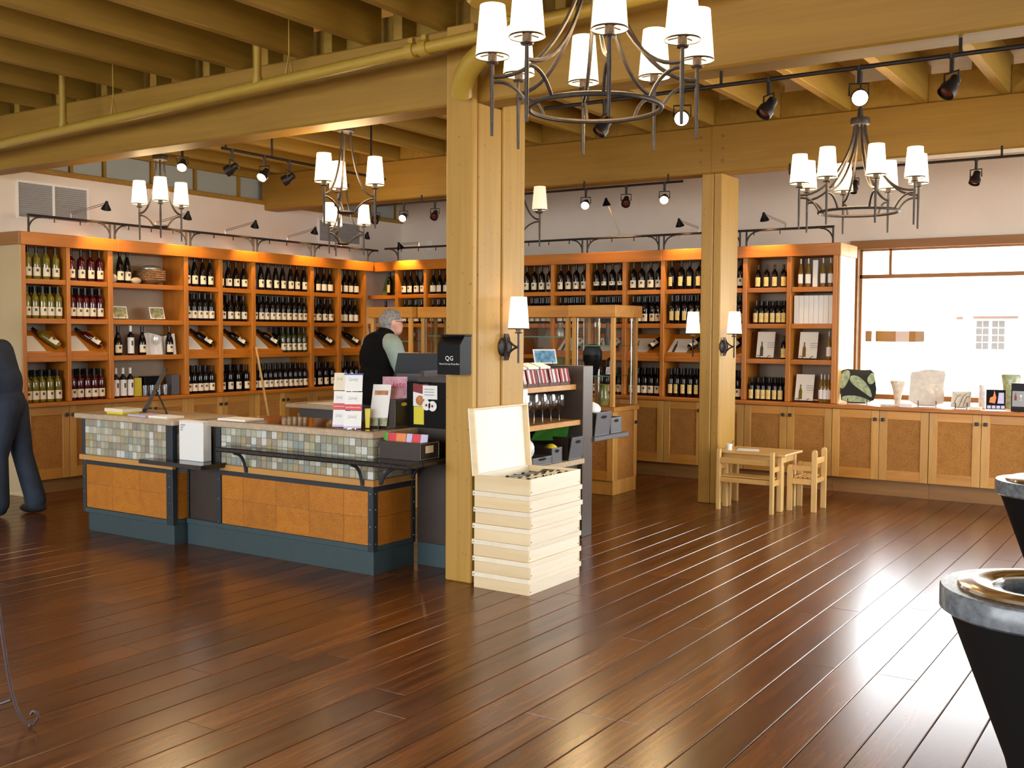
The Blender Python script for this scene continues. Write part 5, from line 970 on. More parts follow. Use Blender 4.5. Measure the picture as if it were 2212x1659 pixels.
# ================================================================== GLASS DISPLAY CASES
VY = 8.80
def vitrine(label, x0, x1, y0, y1, knob=True, shelves=(1.13, 1.42), base=True):
    t = thing('display_case', label, 'display case', ((x0 + x1) / 2, (y0 + y1) / 2, 0)); b = lambda nm_, m_, mt, s_=False: m_.build(nm_, M[mt], t, s_, True)
    b('plinth', MB().bbox(x0 + .005, x1 - .005, y0 + .02, y1, .0, .14, .004), 'maple'); b('top', MB().bbox(x0 - .03, x1 + .03, y0 - .03, y1 + .03, 1.695, 1.812, .005), 'maplerail')
    b('cabinet_body', MB().box(x0 + .012, x1 - .012, y0 + .03, y1 - .002, .14, .80), 'toe'); b('deck', MB().bbox(x0 - .02, x1 + .02, y0 - .02, y1 + .01, .80, .845, .004), 'maplerail')
    for (a, c) in ((x0, x0 + .065), (x1 - .065, x1)):
        b('stile', MB().bbox(a, c, y0, y0 + .028, .14, .80, .002), 'maple'); b('post', MB().bbox(a if a == x0 else c - .04, a + .04 if a == x0 else c, y0, y0 + .04, .845, 1.695, .003), 'maple'); b('post', MB().bbox(a if a == x0 else c - .04, a + .04 if a == x0 else c, y1 - .04, y1, .845, 1.695, .003), 'maple')
    b('cork_panel', MB().box(x0 + .065, x1 - .065, y0 + .010, y0 + .03, .14, .80), 'corkpanel'); b('rail', MB().bbox(x0 + .065, x1 - .065, y0 + .001, y0 + .028, .14, .23, .002), 'maplerail'); b('rail', MB().bbox(x0 + .065, x1 - .065, y0 + .001, y0 + .028, .735, .80, .002), 'maplerail')
    b('stile', MB().bbox(x1 - .028, x1, y0 + .03, y0 + .095, .14, .80, .002), 'maple'); b('stile', MB().bbox(x1 - .028, x1, y1 - .065, y1, .14, .80, .002), 'maple'); b('side_panel', MB().box(x1 - .02, x1 - .010, y0 + .095, y1 - .065, .14, .80), 'corkpanel')
    b('knob', MB().bbox(x1, x1 + .022, y1 - .052, y1 - .022, .66, .69, .004), 'iron')
    b('pane', MB().box(x0 + .041, x1 - .041, y0 + .012, y0 + .017, .847, 1.694), 'pane'); b('pane', MB().box(x1 - .017, x1 - .012, y0 + .041, y1 - .041, .847, 1.694), 'pane'); b('pane', MB().box(x0 + .012, x0 + .017, y0 + .041, y1 - .041, .847, 1.694), 'pane')
    for z in shelves:
        sg = b('glass_shelf', MB().box(x0 + .045, x1 - .045, y0 + .045, y1 - .045, z, z + .008), 'shelfglass'); MB().box(x0 + .045, x1 - .045, y0 + .0435, y0 + .0448, z, z + .008).build('shelf_edge', M['glassedge'], sg, world=True)
    for x in (x0 + .05, x1 - .05): b('shelf_standard', MB().bbox(x - .008, x + .008, y1 - .055, y1 - .042, .85, 1.69, .002), 'chrome')
    b('shelf_standard', MB().bbox(x0 + .043, x0 + .055, y0 + .02, y0 + .034, .85, 1.69, .002), 'chrome')
    return t
vitrine('right glass display case with dark glass sculptures beside the retail shelf', -5.12, -4.66, VY, 9.30); vitrine('middle glass display case mostly hidden behind the large column', -7.02, -5.19, VY + .06, 9.30, shelves=(1.18, 1.50)); vitrine('left glass display case behind the man at the counter', -7.66, -7.09, VY - .02, 9.25, shelves=(1.14, 1.44))
def vase(name, label, prof, loc, mat, cat='vase', seg=16, sx=1.0, sy=1.0): return solo(name, MB().lathe(prof, seg, loc, cap=False, sx=sx, sy=sy), M[mat], label, cat, loc, smooth=True)
M['artglass'] = glassy('art_glass', (.85, .80, .55), .02, .9, 1.6); M['olive'] = plain('olive_glass', (.20, .19, .05), .1, spec=.7, var=.5, scale=14)
vase('glass_sculpture', 'large round black glass sculpture in the right display case', [(.05, 0), (.06, .03), (.10, .14), (.105, .22), (.07, .29), (.0, .30)], (-4.99, 8.98, 1.139), 'black', 'sculpture', sy=.6)
vase('glass_sculpture', 'smaller dark glass sculpture in the right display case', [(.03, 0), (.045, .05), (.03, .11), (.035, .16), (0, .18)], (-4.80, 9.0, 1.139), 'glass_dark', 'sculpture')
vase('glass_vase', 'tall speckled glass vase on the top shelf of the right case', [(.035, 0), (.04, .10), (.055, .20), (.05, .24)], (-4.97, 9.02, 1.429), 'artglass'); vase('glass_vase', 'slim dark glass vase on the top shelf of the right case', [(.02, 0), (.03, .06), (.018, .15), (.012, .22)], (-4.83, 8.98, 1.429), 'leatherbrown')
vase('glass_vase', 'pale glass vase low in the right display case', [(.05, 0), (.06, .08), (.04, .16), (.05, .20)], (-4.90, 9.05, .846), 'olive')
small_photo(-4.76, 8.90, 1.138, 'small white card on the glass shelf of the right case', (1, 0, 0), .085, .07, 'lilac')
for i, (x, z, mt, pr) in enumerate(((-6.82, 1.189, 'olive', [(.04, 0), (.09, .05), (.11, .12), (.10, .13)]), (-6.70, 1.509, 'artglass', [(.03, 0), (.05, .06), (.03, .13), (.04, .15)]), (-5.62, 1.509, 'artglass', [(.03, 0), (.055, .06), (.04, .12), (.05, .15)]), (-5.45, 1.189, 'olive', [(.04, 0), (.10, .04), (.12, .10), (.11, .11)]), (-5.40, 1.509, 'capsule_grey', [(.04, 0), (.045, .05), (.02, .09), (.03, .14)]), (-5.66, 1.189, 'artglass', [(.03, 0), (.04, .10), (.06, .20), (.055, .21)]), (-7.46, 1.149, 'olive', [(.04, 0), (.09, .05), (.11, .12), (.10, .13)]), (-7.28, 1.449, 'artglass', [(.03, 0), (.05, .06), (.03, .13), (.04, .15)]))):
    vase('glass_vase', ['yellow glass bowl in the middle display case left of the column', 'clear vase on the top shelf left of the column', 'clear vase on the top shelf right of the column', 'yellow glass bowl in the middle display case right of the column', 'grey goblet on the top shelf right of the column', 'tall clear vase in the middle case right of the column', 'yellow bowl in the left display case', 'clear vase in the left display case'][i], pr, (x, 9.05, z), mt, 'vase' if 'vase' in 'vase' else 'bowl')

# ================================================================== RETAIL FIXTURE BEHIND THE COLUMN
FX = -3.90
rf = thing('retail_shelf', 'dark retail shelf unit with wooden shelves behind the large column', 'shelf unit', (-4.12, 6.2, 0)); b = lambda nm_, m_, mt, s_=False: m_.build(nm_, M[mt], rf, s_, True)
b('end_panel', MB().bbox(-4.36, FX, 6.88, 7.03, 0, 1.297, .003), 'panelgrey'); b('end_panel', MB().bbox(-4.353, -3.945, 5.455, 5.50, .15, 1.25, .003), 'laminate'); b('kick', MB().box(-4.353, -3.945, 5.46, 6.88, 0, .149), 'slate'); b('back_panel', MB().box(-4.36, -4.33, 5.50, 6.88, .15, 1.29), 'laminate'); b('lower_body', MB().box(-4.33, -3.945, 5.50, 6.88, .15, .56), 'panelgrey')
b('shelf', MB().bbox(-4.33, FX - .06, 5.79, 6.879, 1.12, 1.16, .003), 'ledge'); b('shelf', MB().bbox(-4.33, FX - .02, 5.79, 6.879, .855, .894, .003), 'ledge'); b('stone_shelf', MB().bbox(-4.33, FX + .02, 5.79, 6.879, .565, .605, .004), 'stone_edge'); 
b('side_shelf', MB().bbox(-4.20, FX + .02, 7.031, 7.60, .715, .75, .004), 'leather')
# chocolates in trays on the top shelf
CH = MB().bbox(-.006, .006, -.028, .028, 0, .105, .002)
cols_ = ['maroon', 'white', 'red', 'maroon', 'white', 'maroon', 'white', 'white', 'maroon', 'red', 'white', 'maroon']; chm = {k: CH.mesh('chocolate_bar', M[k]) for k in ('maroon', 'white', 'red')}
for i in range(5):
    y0 = 6.05 + i * .150
    tr = thing('chocolate_tray', '%s brown tray of chocolate bars from left on the retail shelf' % ORD[i], 'tray', (-3.99, y0 + .072, 1.161), group='chocolate trays')
    MB().extr([(-4.06, y0, 1.161), (-3.965, y0, 1.161), (-3.96, y0, 1.205), (-4.06, y0, 1.24)], (0, .143, 0)).build('tray_body', M['choc'], tr, world=True)
    for j in range(8): inst('chocolate_bar', chm[cols_[(i * 5 + j) % 12]], tr, Vector((-3.985, y0 + .012 + .0165 * j, 1.185)) - org(tr), (0, -.35, PI / 2))
for i in range(4):
    y0 = 6.05 + i * .165; solo('leaflet_stack', MB().extr([(-4.16, y0, 1.30), (-4.07, y0, 1.27), (-4.07, y0 + .14, 1.27), (-4.16, y0 + .14, 1.30)], (0, 0, .025)).box(-4.16, -4.08, y0 + .01, y0 + .13, 1.161, 1.268), M['plasticwrap'], '%s pale boxed stack from left behind the chocolate trays' % ORD[i], 'box', (-4.11, y0 + .07, 1.161), 'pale boxes behind the chocolates')
small_photo(-4.18, 6.80, 1.298, 'small blue landscape picture on an easel above the chocolates', (.55, .83, 0), .19, .115, 'photoblue', .35)
solo('price_card', MB().box(FX - .057, FX - .054, 6.10, 6.19, 1.045, 1.15), M['white'], 'white price card hanging at the edge of the chocolate shelf', 'card', (FX - .056, 6.14, 1.045))
# stemware
GL = wineglass_mb(.195, .042).mesh('wine_glass', M['stemglass'], True); q_ = 0
for i in range(6):
    for j in range(3):
        o = inst('wine_glass', GL, None, (FX - .075 - .085 * j, 6.07 + .117 * i + .02 * j, .8955)); tag(o, '%s wine glass from left in the %s row below the chocolates' % (ORD[i], ('front', 'middle', 'rear')[j]), 'wine glass', 'wine glasses on the retail shelf')
# bins on the stone shelf
bin_box('storage_bin', 'large grey leather bin at the right end of the stone shelf', -4.25, FX, 6.67, 6.865, .606, .777, 'leather', top_flare=.03); bin_box('storage_bin', 'small grey bin with a notched front holding lemons', -4.15, FX - .005, 6.44, 6.585, .606, .715, 'leather'); bin_box('storage_bin', 'low grey tray at the left of the stone shelf', -4.15, FX, 6.17, 6.435, .606, .667, 'leather')
solo('lemon_pack', MB().ball((-3.96, 6.52, .70), (.05, .045, .04)), M['yellow'], 'yellow pack in the small notched bin', 'pack', (-3.96, 6.52, .66), smooth=True)
m = MB(); 
for k in range(9): a = 6.62 + .03 * k; m.quad((-4.20 + .02 * math.sin(k * 3), a, .74), (-4.02, a + .02, .75), (-4.04 + .03 * math.sin(k), a + .06, .845 + .02 * math.sin(k * 2)), (-4.16, a + .03, .83))
solo('green_cloth', m, M['green'], 'bright green cloth sticking out of the large grey bin', 'cloth', (-4.1, 6.75, .74)); solo('white_bag', MB().ball((-3.99, 6.25, .72), (.05, .05, .07), 10, 7), M['plasticwrap'], 'white bag in the low grey tray', 'bag', (-3.99, 6.25, .65), smooth=True)
bin_box('storage_bin', 'tall grey bin with white linen on the side shelf', -4.15, FX - .01, 7.08, 7.32, .751, .935, 'leather', top_flare=.02); bin_box('storage_bin', 'short grey bin with a dark label at the right end of the side shelf', -4.15, FX - .02, 7.36, 7.55, .751, .875, 'leather')
solo('linen', MB().ball((-4.02, 7.19, .95), (.09, .10, .06), 12, 7), M['white'], 'white linen heaped in the tall grey bin', 'linen', (-4.02, 7.19, .89), smooth=True)

# ================================================================== WINE CASES STACKED BY THE COLUMN
PX = .396; PYL = .600; BH = .0985
def crate(k, label, ox, oy, rz, open_=False):
    t = thing('wine_case', label, 'wine case', (-3.475 + ox, 5.455 + oy, BH * k), rz, 'stack of pine wine cases'); hx, hy = PX / 2, PYL / 2; z1 = BH - .0015; th = .012
    zb = z1 if open_ else z1 - .0305; MB().bbox(-hx, hx, -hy, -hy + th, 0, zb, .0015).build('end_board', M['pine'], t); MB().bbox(-hx, hx, hy - th, hy, 0, zb, .0015).build('end_board', M['pine'], t)
    MB().bbox(hx - th, hx, -hy + th, hy - th, .0, zb, .0015).build('side_board', M['pine_lit'], t); MB().bbox(-hx, -hx + th, -hy + th, hy - th, .0, zb, .0015).build('side_board', M['pine_lit'], t)
    MB().box(-hx + th, hx - th, -hy + th, hy - th, .002, .010).build('bottom_board', M['pine_lit'], t)
    if not open_:
        MB().bbox(-hx - .012, hx + .002, -hy - .003, hy + .018, z1 - .030, z1, .002).build('lid', M['pine_lit'], t)
        for (x, y) in ((-hx + .0, -hy - .0035),): MB().ball((x, y, z1 - .016), (.004, .002, .004), 8, 4).build('nail', M['iron'], t)
    for y in (-hy + .02, hy - .02): MB().ball((hx + .0002, y, .02), (.002, .004, .004), 8, 4).build('nail', M['iron'], t)
    return t
LB = ['lowest pine wine case of the stack, on the floor', 'second pine wine case from the floor in the stack', 'third pine wine case from the floor in the stack', 'fourth pine wine case from the floor in the stack', 'fifth pine wine case from the floor in the stack', 'closed pine wine case directly below the open one']
for k, (ox, oy, rz) in enumerate(((0, 0, 0), (.004, -.004, .01), (-.004, .003, -.008), (0, 0, .006), (.004, .006, 0), (0, .004, -.006))): crate(k, LB[k], ox, oy, rz)
tc_ = crate(6, 'open topmost pine wine case with its lid raised and bottles inside', .002, .0, 0, True)
ld = MB(); LH = .41; ang = .085
lidm = Matrix.Translation((-PX / 2 - .006, 0, BH - .012)) @ Matrix.Rotation(-ang, 4, 'Y')
ldp = MB().merge(MB().bbox(-.012, .0, -.30, .30, 0, LH, .0015), lidm).build('raised_lid', plain('lid_board_lit', (.90, .86, .76), .6, var=.03, scale=8), tc_)  # board whitened to carry the strong side light in its colour
for (y0, y1, z0, z1) in ((-.305, -.292, 0, LH), (.292, .305, 0, LH), (-.292, .292, LH - .012, LH)): MB().merge(MB().bbox(-.002, .036, y0, y1, z0, z1, .0015), lidm).build('lid_rim', M['pine'], ldp)
for j in range(3):
    for i in range(2):
        r = KINDS['dark_bordeaux'][4]; y = 5.455 - .18 + .18 * j; key = 'green_bordeaux' if i else 'dark_burgundy'
        ax = Vector((-1, 0, 0)) if i == 0 else Vector((-1, 0, 0)); n = Vector((.0, -.25, 1)).normalized(); q = Matrix((n, ax.cross(n).normalized(), ax)).transposed()
        bottle(key, (-3.475 + .165, y - .045 + .09 * i, BH * 6 + .052), 0, '%s bottle lying in the open pine wine case, counted from the front' % ORD[j * 2 + i], 'bottles in the open case', q.to_euler())

# ================================================================== CHILD TABLE, BENCH AND CHAIR
kt = thing('child_table', 'small pine child table beside the smaller column', 'table', (-3.30, 9.03, 0))
MB().bbox(-3.61, -2.99, 8.80, 9.27, .488, .508, .004).build('table_top', M['kidtop'], kt, world=True)
for (x, y) in ((-3.06, 8.875), (-3.06, 9.22), (-3.56, 8.875), (-3.60 + .0, 9.22)): MB().bbox(x - .024, x + .024, y - .022, y + .022, 0, .487, .004).build('leg', M['kidpine'], kt, world=True)
MB().bbox(-3.54, -3.084, 8.852, 8.872, .42, .487, .002).build('apron', M['kidtop'], kt, world=True); MB().bbox(-3.07, -3.05, 8.898, 9.197, .42, .487, .002).build('apron', M['kidpine'], kt, world=True)
def kid_seat(name, label, cx, cy, w_, dp, rz, hb, arms=False, slats=4):
    t = thing(name, label, 'chair', (cx, cy, 0), rz, None); hw = w_ / 2
    for s_ in (-1, 1):
        MB().extr([(s_ * hw - .014, -.026, 0), (s_ * hw - .014, .018, 0), (s_ * hw - .014, .018, hb - .02), (s_ * hw - .014, .010, hb - .003), (s_ * hw - .014, -.004, hb), (s_ * hw - .014, -.018, hb - .003), (s_ * hw - .014, -.026, hb - .02)], (.028, 0, 0)).build('back_leg', M['kidpine'], t)
        MB().extr([(s_ * hw - .014, dp - .022, 0), (s_ * hw - .014, dp + .022, 0), (s_ * hw - .014, dp + .022, .38), (s_ * hw - .014, dp + .008, .402), (s_ * hw - .014, dp - .022, .402)], (.028, 0, 0)).build('front_leg', M['kidpine'], t)
        MB().bbox(s_ * hw - .011, s_ * hw + .011, .019, dp - .023, .235, .285, .002).build('side_rail', M['kidtop'], t); MB().bbox(s_ * hw - .011, s_ * hw + .011, .019, dp - .023, .355, .400, .002).build('arm_rail', M['kidtop'], t)
    MB().bbox(-hw + .015, hw - .015, -.012, .008, hb - .125, hb - .075, .003).build('back_slat', M['kidtop'], t)
    for k in range(slats): y = .03 + (dp - .05) * k / slats; MB().bbox(-hw + .0145, hw - .0145, y, y + (dp - .05) / slats - .012, .287, .301, .002).build('seat_slat', M['kidtop'], t)
    MB().bbox(-hw + .015, hw - .015, -.010, .008, .245, .286, .002).build('seat_rail', M['kidtop'], t); MB().bbox(-hw + .015, hw - .015, dp - .008, dp + .008, .245, .286, .002).build('seat_rail', M['kidtop'], t)
    return t
kid_seat('child_bench', 'pine child bench with its back to the viewer, at the small table', -3.315, 8.715, .485, .24, 0, .535)
kid_seat('child_chair', 'pine child chair at the right end of the small table', -2.815, 9.175, .29, .21, PI / 2 + .02, .54)
cu = thing('paper_cup', 'small white paper cup of pencils on the child table', 'cup', (-3.54, 8.90, .5085))
MB().lathe([(.022, 0), (.028, .055), (.0265, .055), (.021, .003)], 16).build('cup_body', M['white'], cu, True); MB().tube([(0, 0, .01), (.035, .01, .085)], .003, 6).build('pencil', M['maroon'], cu, True); MB().tube([(0, .005, .01), (.012, .02, .078)], .003, 6).build('pencil', M['kidpine'], cu, True)
solo('paper_sheet', MB().extr([(-3.47, 8.90, .5085), (-3.27, 8.93, .5085), (-3.33, 9.08, .5085), (-3.51, 9.05, .5085)], (0, 0, .003)), M['white'], 'sheets of white paper on the child table', 'paper', (-3.4, 9.0, .5085))

# ================================================================== BARREL TABLES AT THE RIGHT EDGE
M['bartop'] = plain('blue_grey_stone', (.11, .125, .14), .22, var=.35, scale=50); M['steel'] = plain('polished_steel', (.72, .70, .68), .12, 1.0)
def barrel(label, x, y, r):
    t = thing('tasting_pedestal', label, 'pedestal', (x, y, 0), group='tasting pedestals')
    MB().lathe([(r * .96, .835), (r, .842), (r, .893), (r * .985, .90), (r * .42, .90), (r * .40, .895), (r * .40, .84)], 48, cap=False).build('stone_top', M['bartop'], t, True)
    MB().lathe([(r * .83, .9005), (r * .82, .908), (r * .70, .916), (r * .55, .912), (r * .50, .905), (r * .46, .86), (r * .44, .70), (0, .695)], 48, cap=False).build('steel_bowl', M['steel'], t, True)
    MB().lathe([(.10, 0), (.12, .01), (.055, .06), (.045, .30), (.085, .455), (r * .91, .835)], 40).build('cone', M['blackmat'], t, True)
    return t
barrel('near black conical tasting pedestal with stone top at the right edge', -.323, 2.97, .252); barrel('far black conical tasting pedestal at the right edge before the cabinets', -.545, 5.228, .245)

# ================================================================== ORNAMENTS ON THE WINDOW SILL
ZS = .861; M['platedark'] = plain('black_leaf_glass', (.015, .02, .02), .12, spec=.8); M['leafgreen'] = plain('leaf_green_glass', (.30, .36, .20), .25, var=.4, scale=25); M['bone'] = plain('translucent_stone', (.62, .56, .47), .4, var=.12, scale=18); M['shell'] = plain('cream_shell', (.66, .60, .48), .35, var=.25, scale=22); M['umber'] = plain('umber_vein', (.24, .15, .08), .5)
def soft(pts, it=2):                       # rounded outline
    for _ in range(it):
        q = []
        for a, b_ in zip(pts, pts[1:] + pts[:1]): q += [(a[0] * .75 + b_[0] * .25, a[1] * .75 + b_[1] * .25), (a[0] * .25 + b_[0] * .75, a[1] * .25 + b_[1] * .75)]
        pts = q
    return pts
def flat_piece(name, label, cat, x, y, w_, h_, mat, outline, tilt=.18, zoff=.012, rz=0.25):
    if len(outline) > 4: outline = soft(list(outline), 1)
    t = thing(name, label, cat, (x, y, ZS)); d = Vector((math.cos(rz), math.sin(rz), 0)); n = Vector((d.y, -d.x, 0)); u = Vector((0, 0, 1)) * math.cos(tilt) - n * math.sin(tilt); o = Vector((0, 0, zoff))
    MB().extr([o + d * p[0] * w_ + u * p[1] * h_ for p in outline], -n * .012).build('body', M[mat], t)
    return t, d, n, u, o
def stand(t, d, n, u, o, w_):
    m = MB()
    for s_ in (-1, 1): c = o + d * s_ * w_; m.tube([c + n * .03 + Vector((0, 0, .045)), c + n * .028 + Vector((0, 0, .005)), c + n * .02 - Vector((0, 0, .009)), c - n * .09 - Vector((0, 0, .009))], .004, 6)
    m.tube([o - d * w_ - n * .085 - Vector((0, 0, .008)), o + d * w_ - n * .085 - Vector((0, 0, .008))], .004, 6).build('wire_stand', M['iron'], t, True)
t, d, n, u, o = flat_piece('glass_plate', 'large black and green leaf glass plate at the left of the sill', 'plate', -2.86, 10.52, .36, .34, 'platedark', [(-.42, 0), (.40, .0), (.5, .35), (.46, .60), (.40, .98), (.1, .96), (-.40, 1.0), (-.46, .8), (-.55, .55), (-.45, .3)])
for k, pts in enumerate(([(-.50, .5), (-.44, .9), (-.22, .98), (-.20, .75), (-.38, .36)], [(-.20, .82), (.05, .78), (.32, .45), (.40, .12), (.18, .30), (-.22, .60)], [(.22, .72), (.40, .95), (.46, .62), (.30, .52)], [(-.40, .02), (-.42, .20), (.0, .22), (.36, .06), (.38, .02)])): MB().extr([o + n * .002 + d * p[0] * .36 + u * p[1] * .34 for p in soft(list(pts))], -n * .003).build('leaf', M['leafgreen'], t)
stand(t, d, n, u, o, .09)
def horn(name, label, x, y, prof, mat, lean=0.0): return vase(name, label, prof, (x, y, ZS), mat, 'vase', 18, 1.0, .55)
horn('cone_vase', 'narrow flaring shell vase between the leaf plate and stone slab', -2.50, 10.62, [(.028, 0), (.03, .05), (.05, .15), (.075, .23), (.07, .235)], 'shell')
t, d, n, u, o = flat_piece('stone_slab', 'large pale translucent stone slab in the middle of the sill', 'slab', -2.22, 10.58, .34, .35, 'bone', [(-.5, 0), (.42, .0), (.46, .3), (.42, .5), (.5, .95), (.3, .97), (.1, 1.0), (-.1, .98), (-.3, .92), (-.44, .92), (-.46, .5)])
MB().extr([o + n * .002 + d * (.05 + .05 * math.cos(a)) + u * (.16 + .05 * math.sin(a)) for a in [k * PI / 8 for k in range(16)]], -n * .003).build('rosette', M['shell'], t); stand(t, d, n, u, o, .08)
t, d, n, u, o = flat_piece('stone_tile', 'small leaf-veined stone tile on a wire stand', 'tile', -1.90, 10.50, .18, .15, 'shell', [(-.5, 0), (.45, 0), (.5, 1), (-.42, 1)])
for a, b_, c_, e in ((-.1, .05, .3, .9), (.1, .1, .45, .7), (-.35, .2, .0, .8)): MB().tube([o + n * .003 + d * a * .18 + u * b_ * .15, o + n * .003 + d * (a + c_) * .09 + u * .1, o + n * .003 + d * c_ * .18 + u * e * .15], .003, 5).build('vein', M['umber'], t)
stand(t, d, n, u, o, .05)
vase('glass_cylinder', 'tall narrow white cylinder on the sill', [(.034, 0), (.036, .01), (.034, .22), (.031, .22), (.031, .01)], (-1.74, 10.66, ZS), 'plasticwrap', 'cylinder')
horn('cone_vase', 'broad flaring pale vase near the right end of the sill', -1.53, 10.86, [(.05, .0), (.055, .06), (.07, .20), (.09, .31), (.085, .315)], 'leafgreen')
t, d, n, u, o = flat_piece('poster_card', 'framed poster with orange flame print on the sill', 'poster', -1.585, 10.40, .16, .18, 'black', [(-.5, 0), (.5, 0), (.5, 1), (-.5, 1)], .12)
for k in range(4): a = -.45 + .24 * k; MB().extr([o + n * .002 + d * a * .16 + u * .008, o + n * .002 + d * (a + .19) * .16 + u * .008, o + n * .002 + d * (a + .19) * .16 + u * .035, o + n * .002 + d * a * .16 + u * .035], -n * .003).build('poster_picture', M['lilac'], t)
MB().extr([o + n * .002 + d * p[0] * .16 + u * p[1] * .18 for p in ((-.35, .35), (-.05, .3), (.02, .6), (-.08, .95), (-.15, .65), (-.30, .6))], -n * .003).build('poster_flame', M['orange'], t); MB().extr([o + n * .002 + d * p[0] * .16 + u * p[1] * .18 for p in ((.08, .3), (.42, .3), (.42, .85), (.15, .85))], -n * .003).build('poster_patch', M['lilac'], t)
wbk = thing('wine_sign_box', 'tall dark boxed sign with bottle and glass at the right end of sill', 'sign', (-1.40, 10.44, ZS)); MB().bbox(-.062, .062, -.03, .03, 0, .255, .003).build('case', M['black'], wbk); MB().box(-.052, .052, -.0316, -.0305, .045, .185).build('picture', M['grey'], wbk)
MB().extr([(-.035, -.0325, .10), (-.015, -.0325, .10), (-.015, -.0325, .135), (-.021, -.0325, .15), (-.021, -.0325, .168), (-.029, -.0325, .168), (-.029, -.0325, .15), (-.035, -.0325, .135)], (0, .001, 0)).build('printed_bottle', M['maroon'], wbk); MB().extr([(.01, -.0325, .10), (.03, -.0325, .10), (.021, -.0325, .105), (.021, -.0325, .125), (.032, -.0325, .15), (.008, -.0325, .15), (.019, -.0325, .125), (.019, -.0325, .105)], (0, .001, 0)).build('printed_glass', M['white'], wbk)
carton('small_dish', -2.60, -2.40, 10.36, 10.44, ZS, ZS + .02, 'shell', 'flat pale dish on the sill below the flaring shell vase', 'dish'); carton('price_card', -2.42, -2.30, 10.335, 10.35, ZS, ZS + .035, 'white', 'small white price card before the stone slab', 'card'); carton('leaflet', -1.80, -1.70, 10.34, 10.40, ZS, ZS + .03, 'cream', 'folded cream leaflet before the white cylinder', 'leaflet')

# ================================================================== WROUGHT IRON SCROLL LEG AT THE LEFT EDGE
sc = thing('iron_stand', 'wrought iron stand with a scrolled foot at the lower left edge', 'stand', (-3.774, 2.327, 0)); o = Vector((-3.774, 2.327, 0))
dx = Vector((.835, .55, 0)); U = Vector((0, 0, 1)); M['rustiron'] = plain('rusty_iron', (.07, .045, .045), .5, .4)
curve = [o + dx * -.13 + U * .62, o + dx * -.095 + U * .30, o + dx * -.08 + U * .15, o + dx * -.06 + U * .07, o + dx * -.02 + U * .022, o + dx * .015 + U * .016, o + dx * .032 + U * .04, o + dx * .028 + U * .06, o + dx * .012 + U * .066, o + dx * .003 + U * .052]
MB().tube(bez(curve[:5], 14) + curve[5:], .0065, 8).build('scroll_foot', M['rustiron'], sc, True, True); MB().ball(o + U * .009, .009, 10, 6).build('foot_knob', M['rustiron'], sc, True, True)
MB().tube(bez([o + dx * -.30 + U * .14, o + dx * -.2 + U * .05, o + dx * -.072 + U * .11], 8), .006, 8).tube([o + dx * -.13 + U * .60, o + dx * -.36 + U * .62, o + dx * -.6 + U * .60], .007, 8).tube(bez([o + dx * -.60 + U * .60, o + dx * -.64 + U * .25, o + dx * -.66 + U * .1, o + dx * -.72], 10), .0065, 8).build('cross_scroll', M['rustiron'], sc, True, True)
# ================================================================== PEOPLE
def capsule(m, p0, r0, p1, r1, n=5):
    p0, p1 = Vector(p0), Vector(p1); pts = []; rs = []
    d = (p1 - p0); L = d.length; d.normalize()
    for k in range(4): a = (k / 4) * PI / 2; pts.append(p0 - d * r0 * math.cos(a)); rs.append(max(r0 * math.sin(a), .002))
    for k in range(n + 1): pts.append(p0.lerp(p1, k / n)); rs.append(r0 + (r1 - r0) * k / n)
    for k in range(1, 5): a = (k / 4) * PI / 2; pts.append(p1 + d * r1 * math.sin(a)); rs.append(max(r1 * math.cos(a), .002))
    m.tube(pts, rs, 14)
def figure(name, label, loc, rz, prims, mats, voxel=.011, smooth_it=6):
    """prims: ('e', centre, radii, material) or ('c', p0, r0, p1, r1, material); fused into one continuous skin"""
    m = MB()
    for p in prims:
        if p[0] == 'e': m.ball(p[1], p[2], 18, 12)
        else: capsule(m, *p[1:5])
    o = m.build(name, mats, None); o.location = loc; o.rotation_euler = (0, 0, rz)
    r = o.modifiers.new('fuse', 'REMESH'); r.mode = 'VOXEL'; r.voxel_size = voxel; s_ = o.modifiers.new('soften', 'SMOOTH'); s_.iterations = smooth_it; s_.factor = .5
    dg = bpy.context.evaluated_depsgraph_get(); me = bpy.data.meshes.new_from_object(o.evaluated_get(dg)); o.modifiers.clear(); old = o.data; o.data = me; bpy.data.meshes.remove(old)
    me.materials.clear()
    for mt in mats: me.materials.append(mt)
    P = []
    for p in prims:
        if p[0] == 'e': P.append((Vector(p[1]), Vector(p[2]), None, None, None, p[3]))
        else: a, b_ = Vector(p[1]), Vector(p[3]); P.append((a, None, b_ - a, p[2], p[4], p[5]))
    idx = []
    for f in me.polygons:
        c = f.center; best = 9; bi = 0
        for (a, rad, ab, r0, r1, mi) in P:
            if ab is None: q = c - a; dd = (math.sqrt((q.x / rad.x) ** 2 + (q.y / rad.y) ** 2 + (q.z / rad.z) ** 2) - 1) * min(rad)
            else: t = max(0, min(1, (c - a).dot(ab) / ab.length_squared)); dd = (c - a - ab * t).length - (r0 + (r1 - r0) * t)
            if dd < best: best = dd; bi = mi
        idx.append(bi)
    me.polygons.foreach_set('material_index', idx); me.polygons.foreach_set('use_smooth', [True] * len(idx)); me.update()
    return tag(o, label, 'person')
M['skin'] = plain('skin', (.62, .32, .23), .55, var=.08, scale=14); M['shirt'] = plain('sage_shirt', (.26, .32, .27), .85, var=.12, scale=14, bump=.25); M['vest'] = plain('black_fleece', (.005, .0045, .005), .95, spec=.1, var=.3, scale=80, bump=.3)
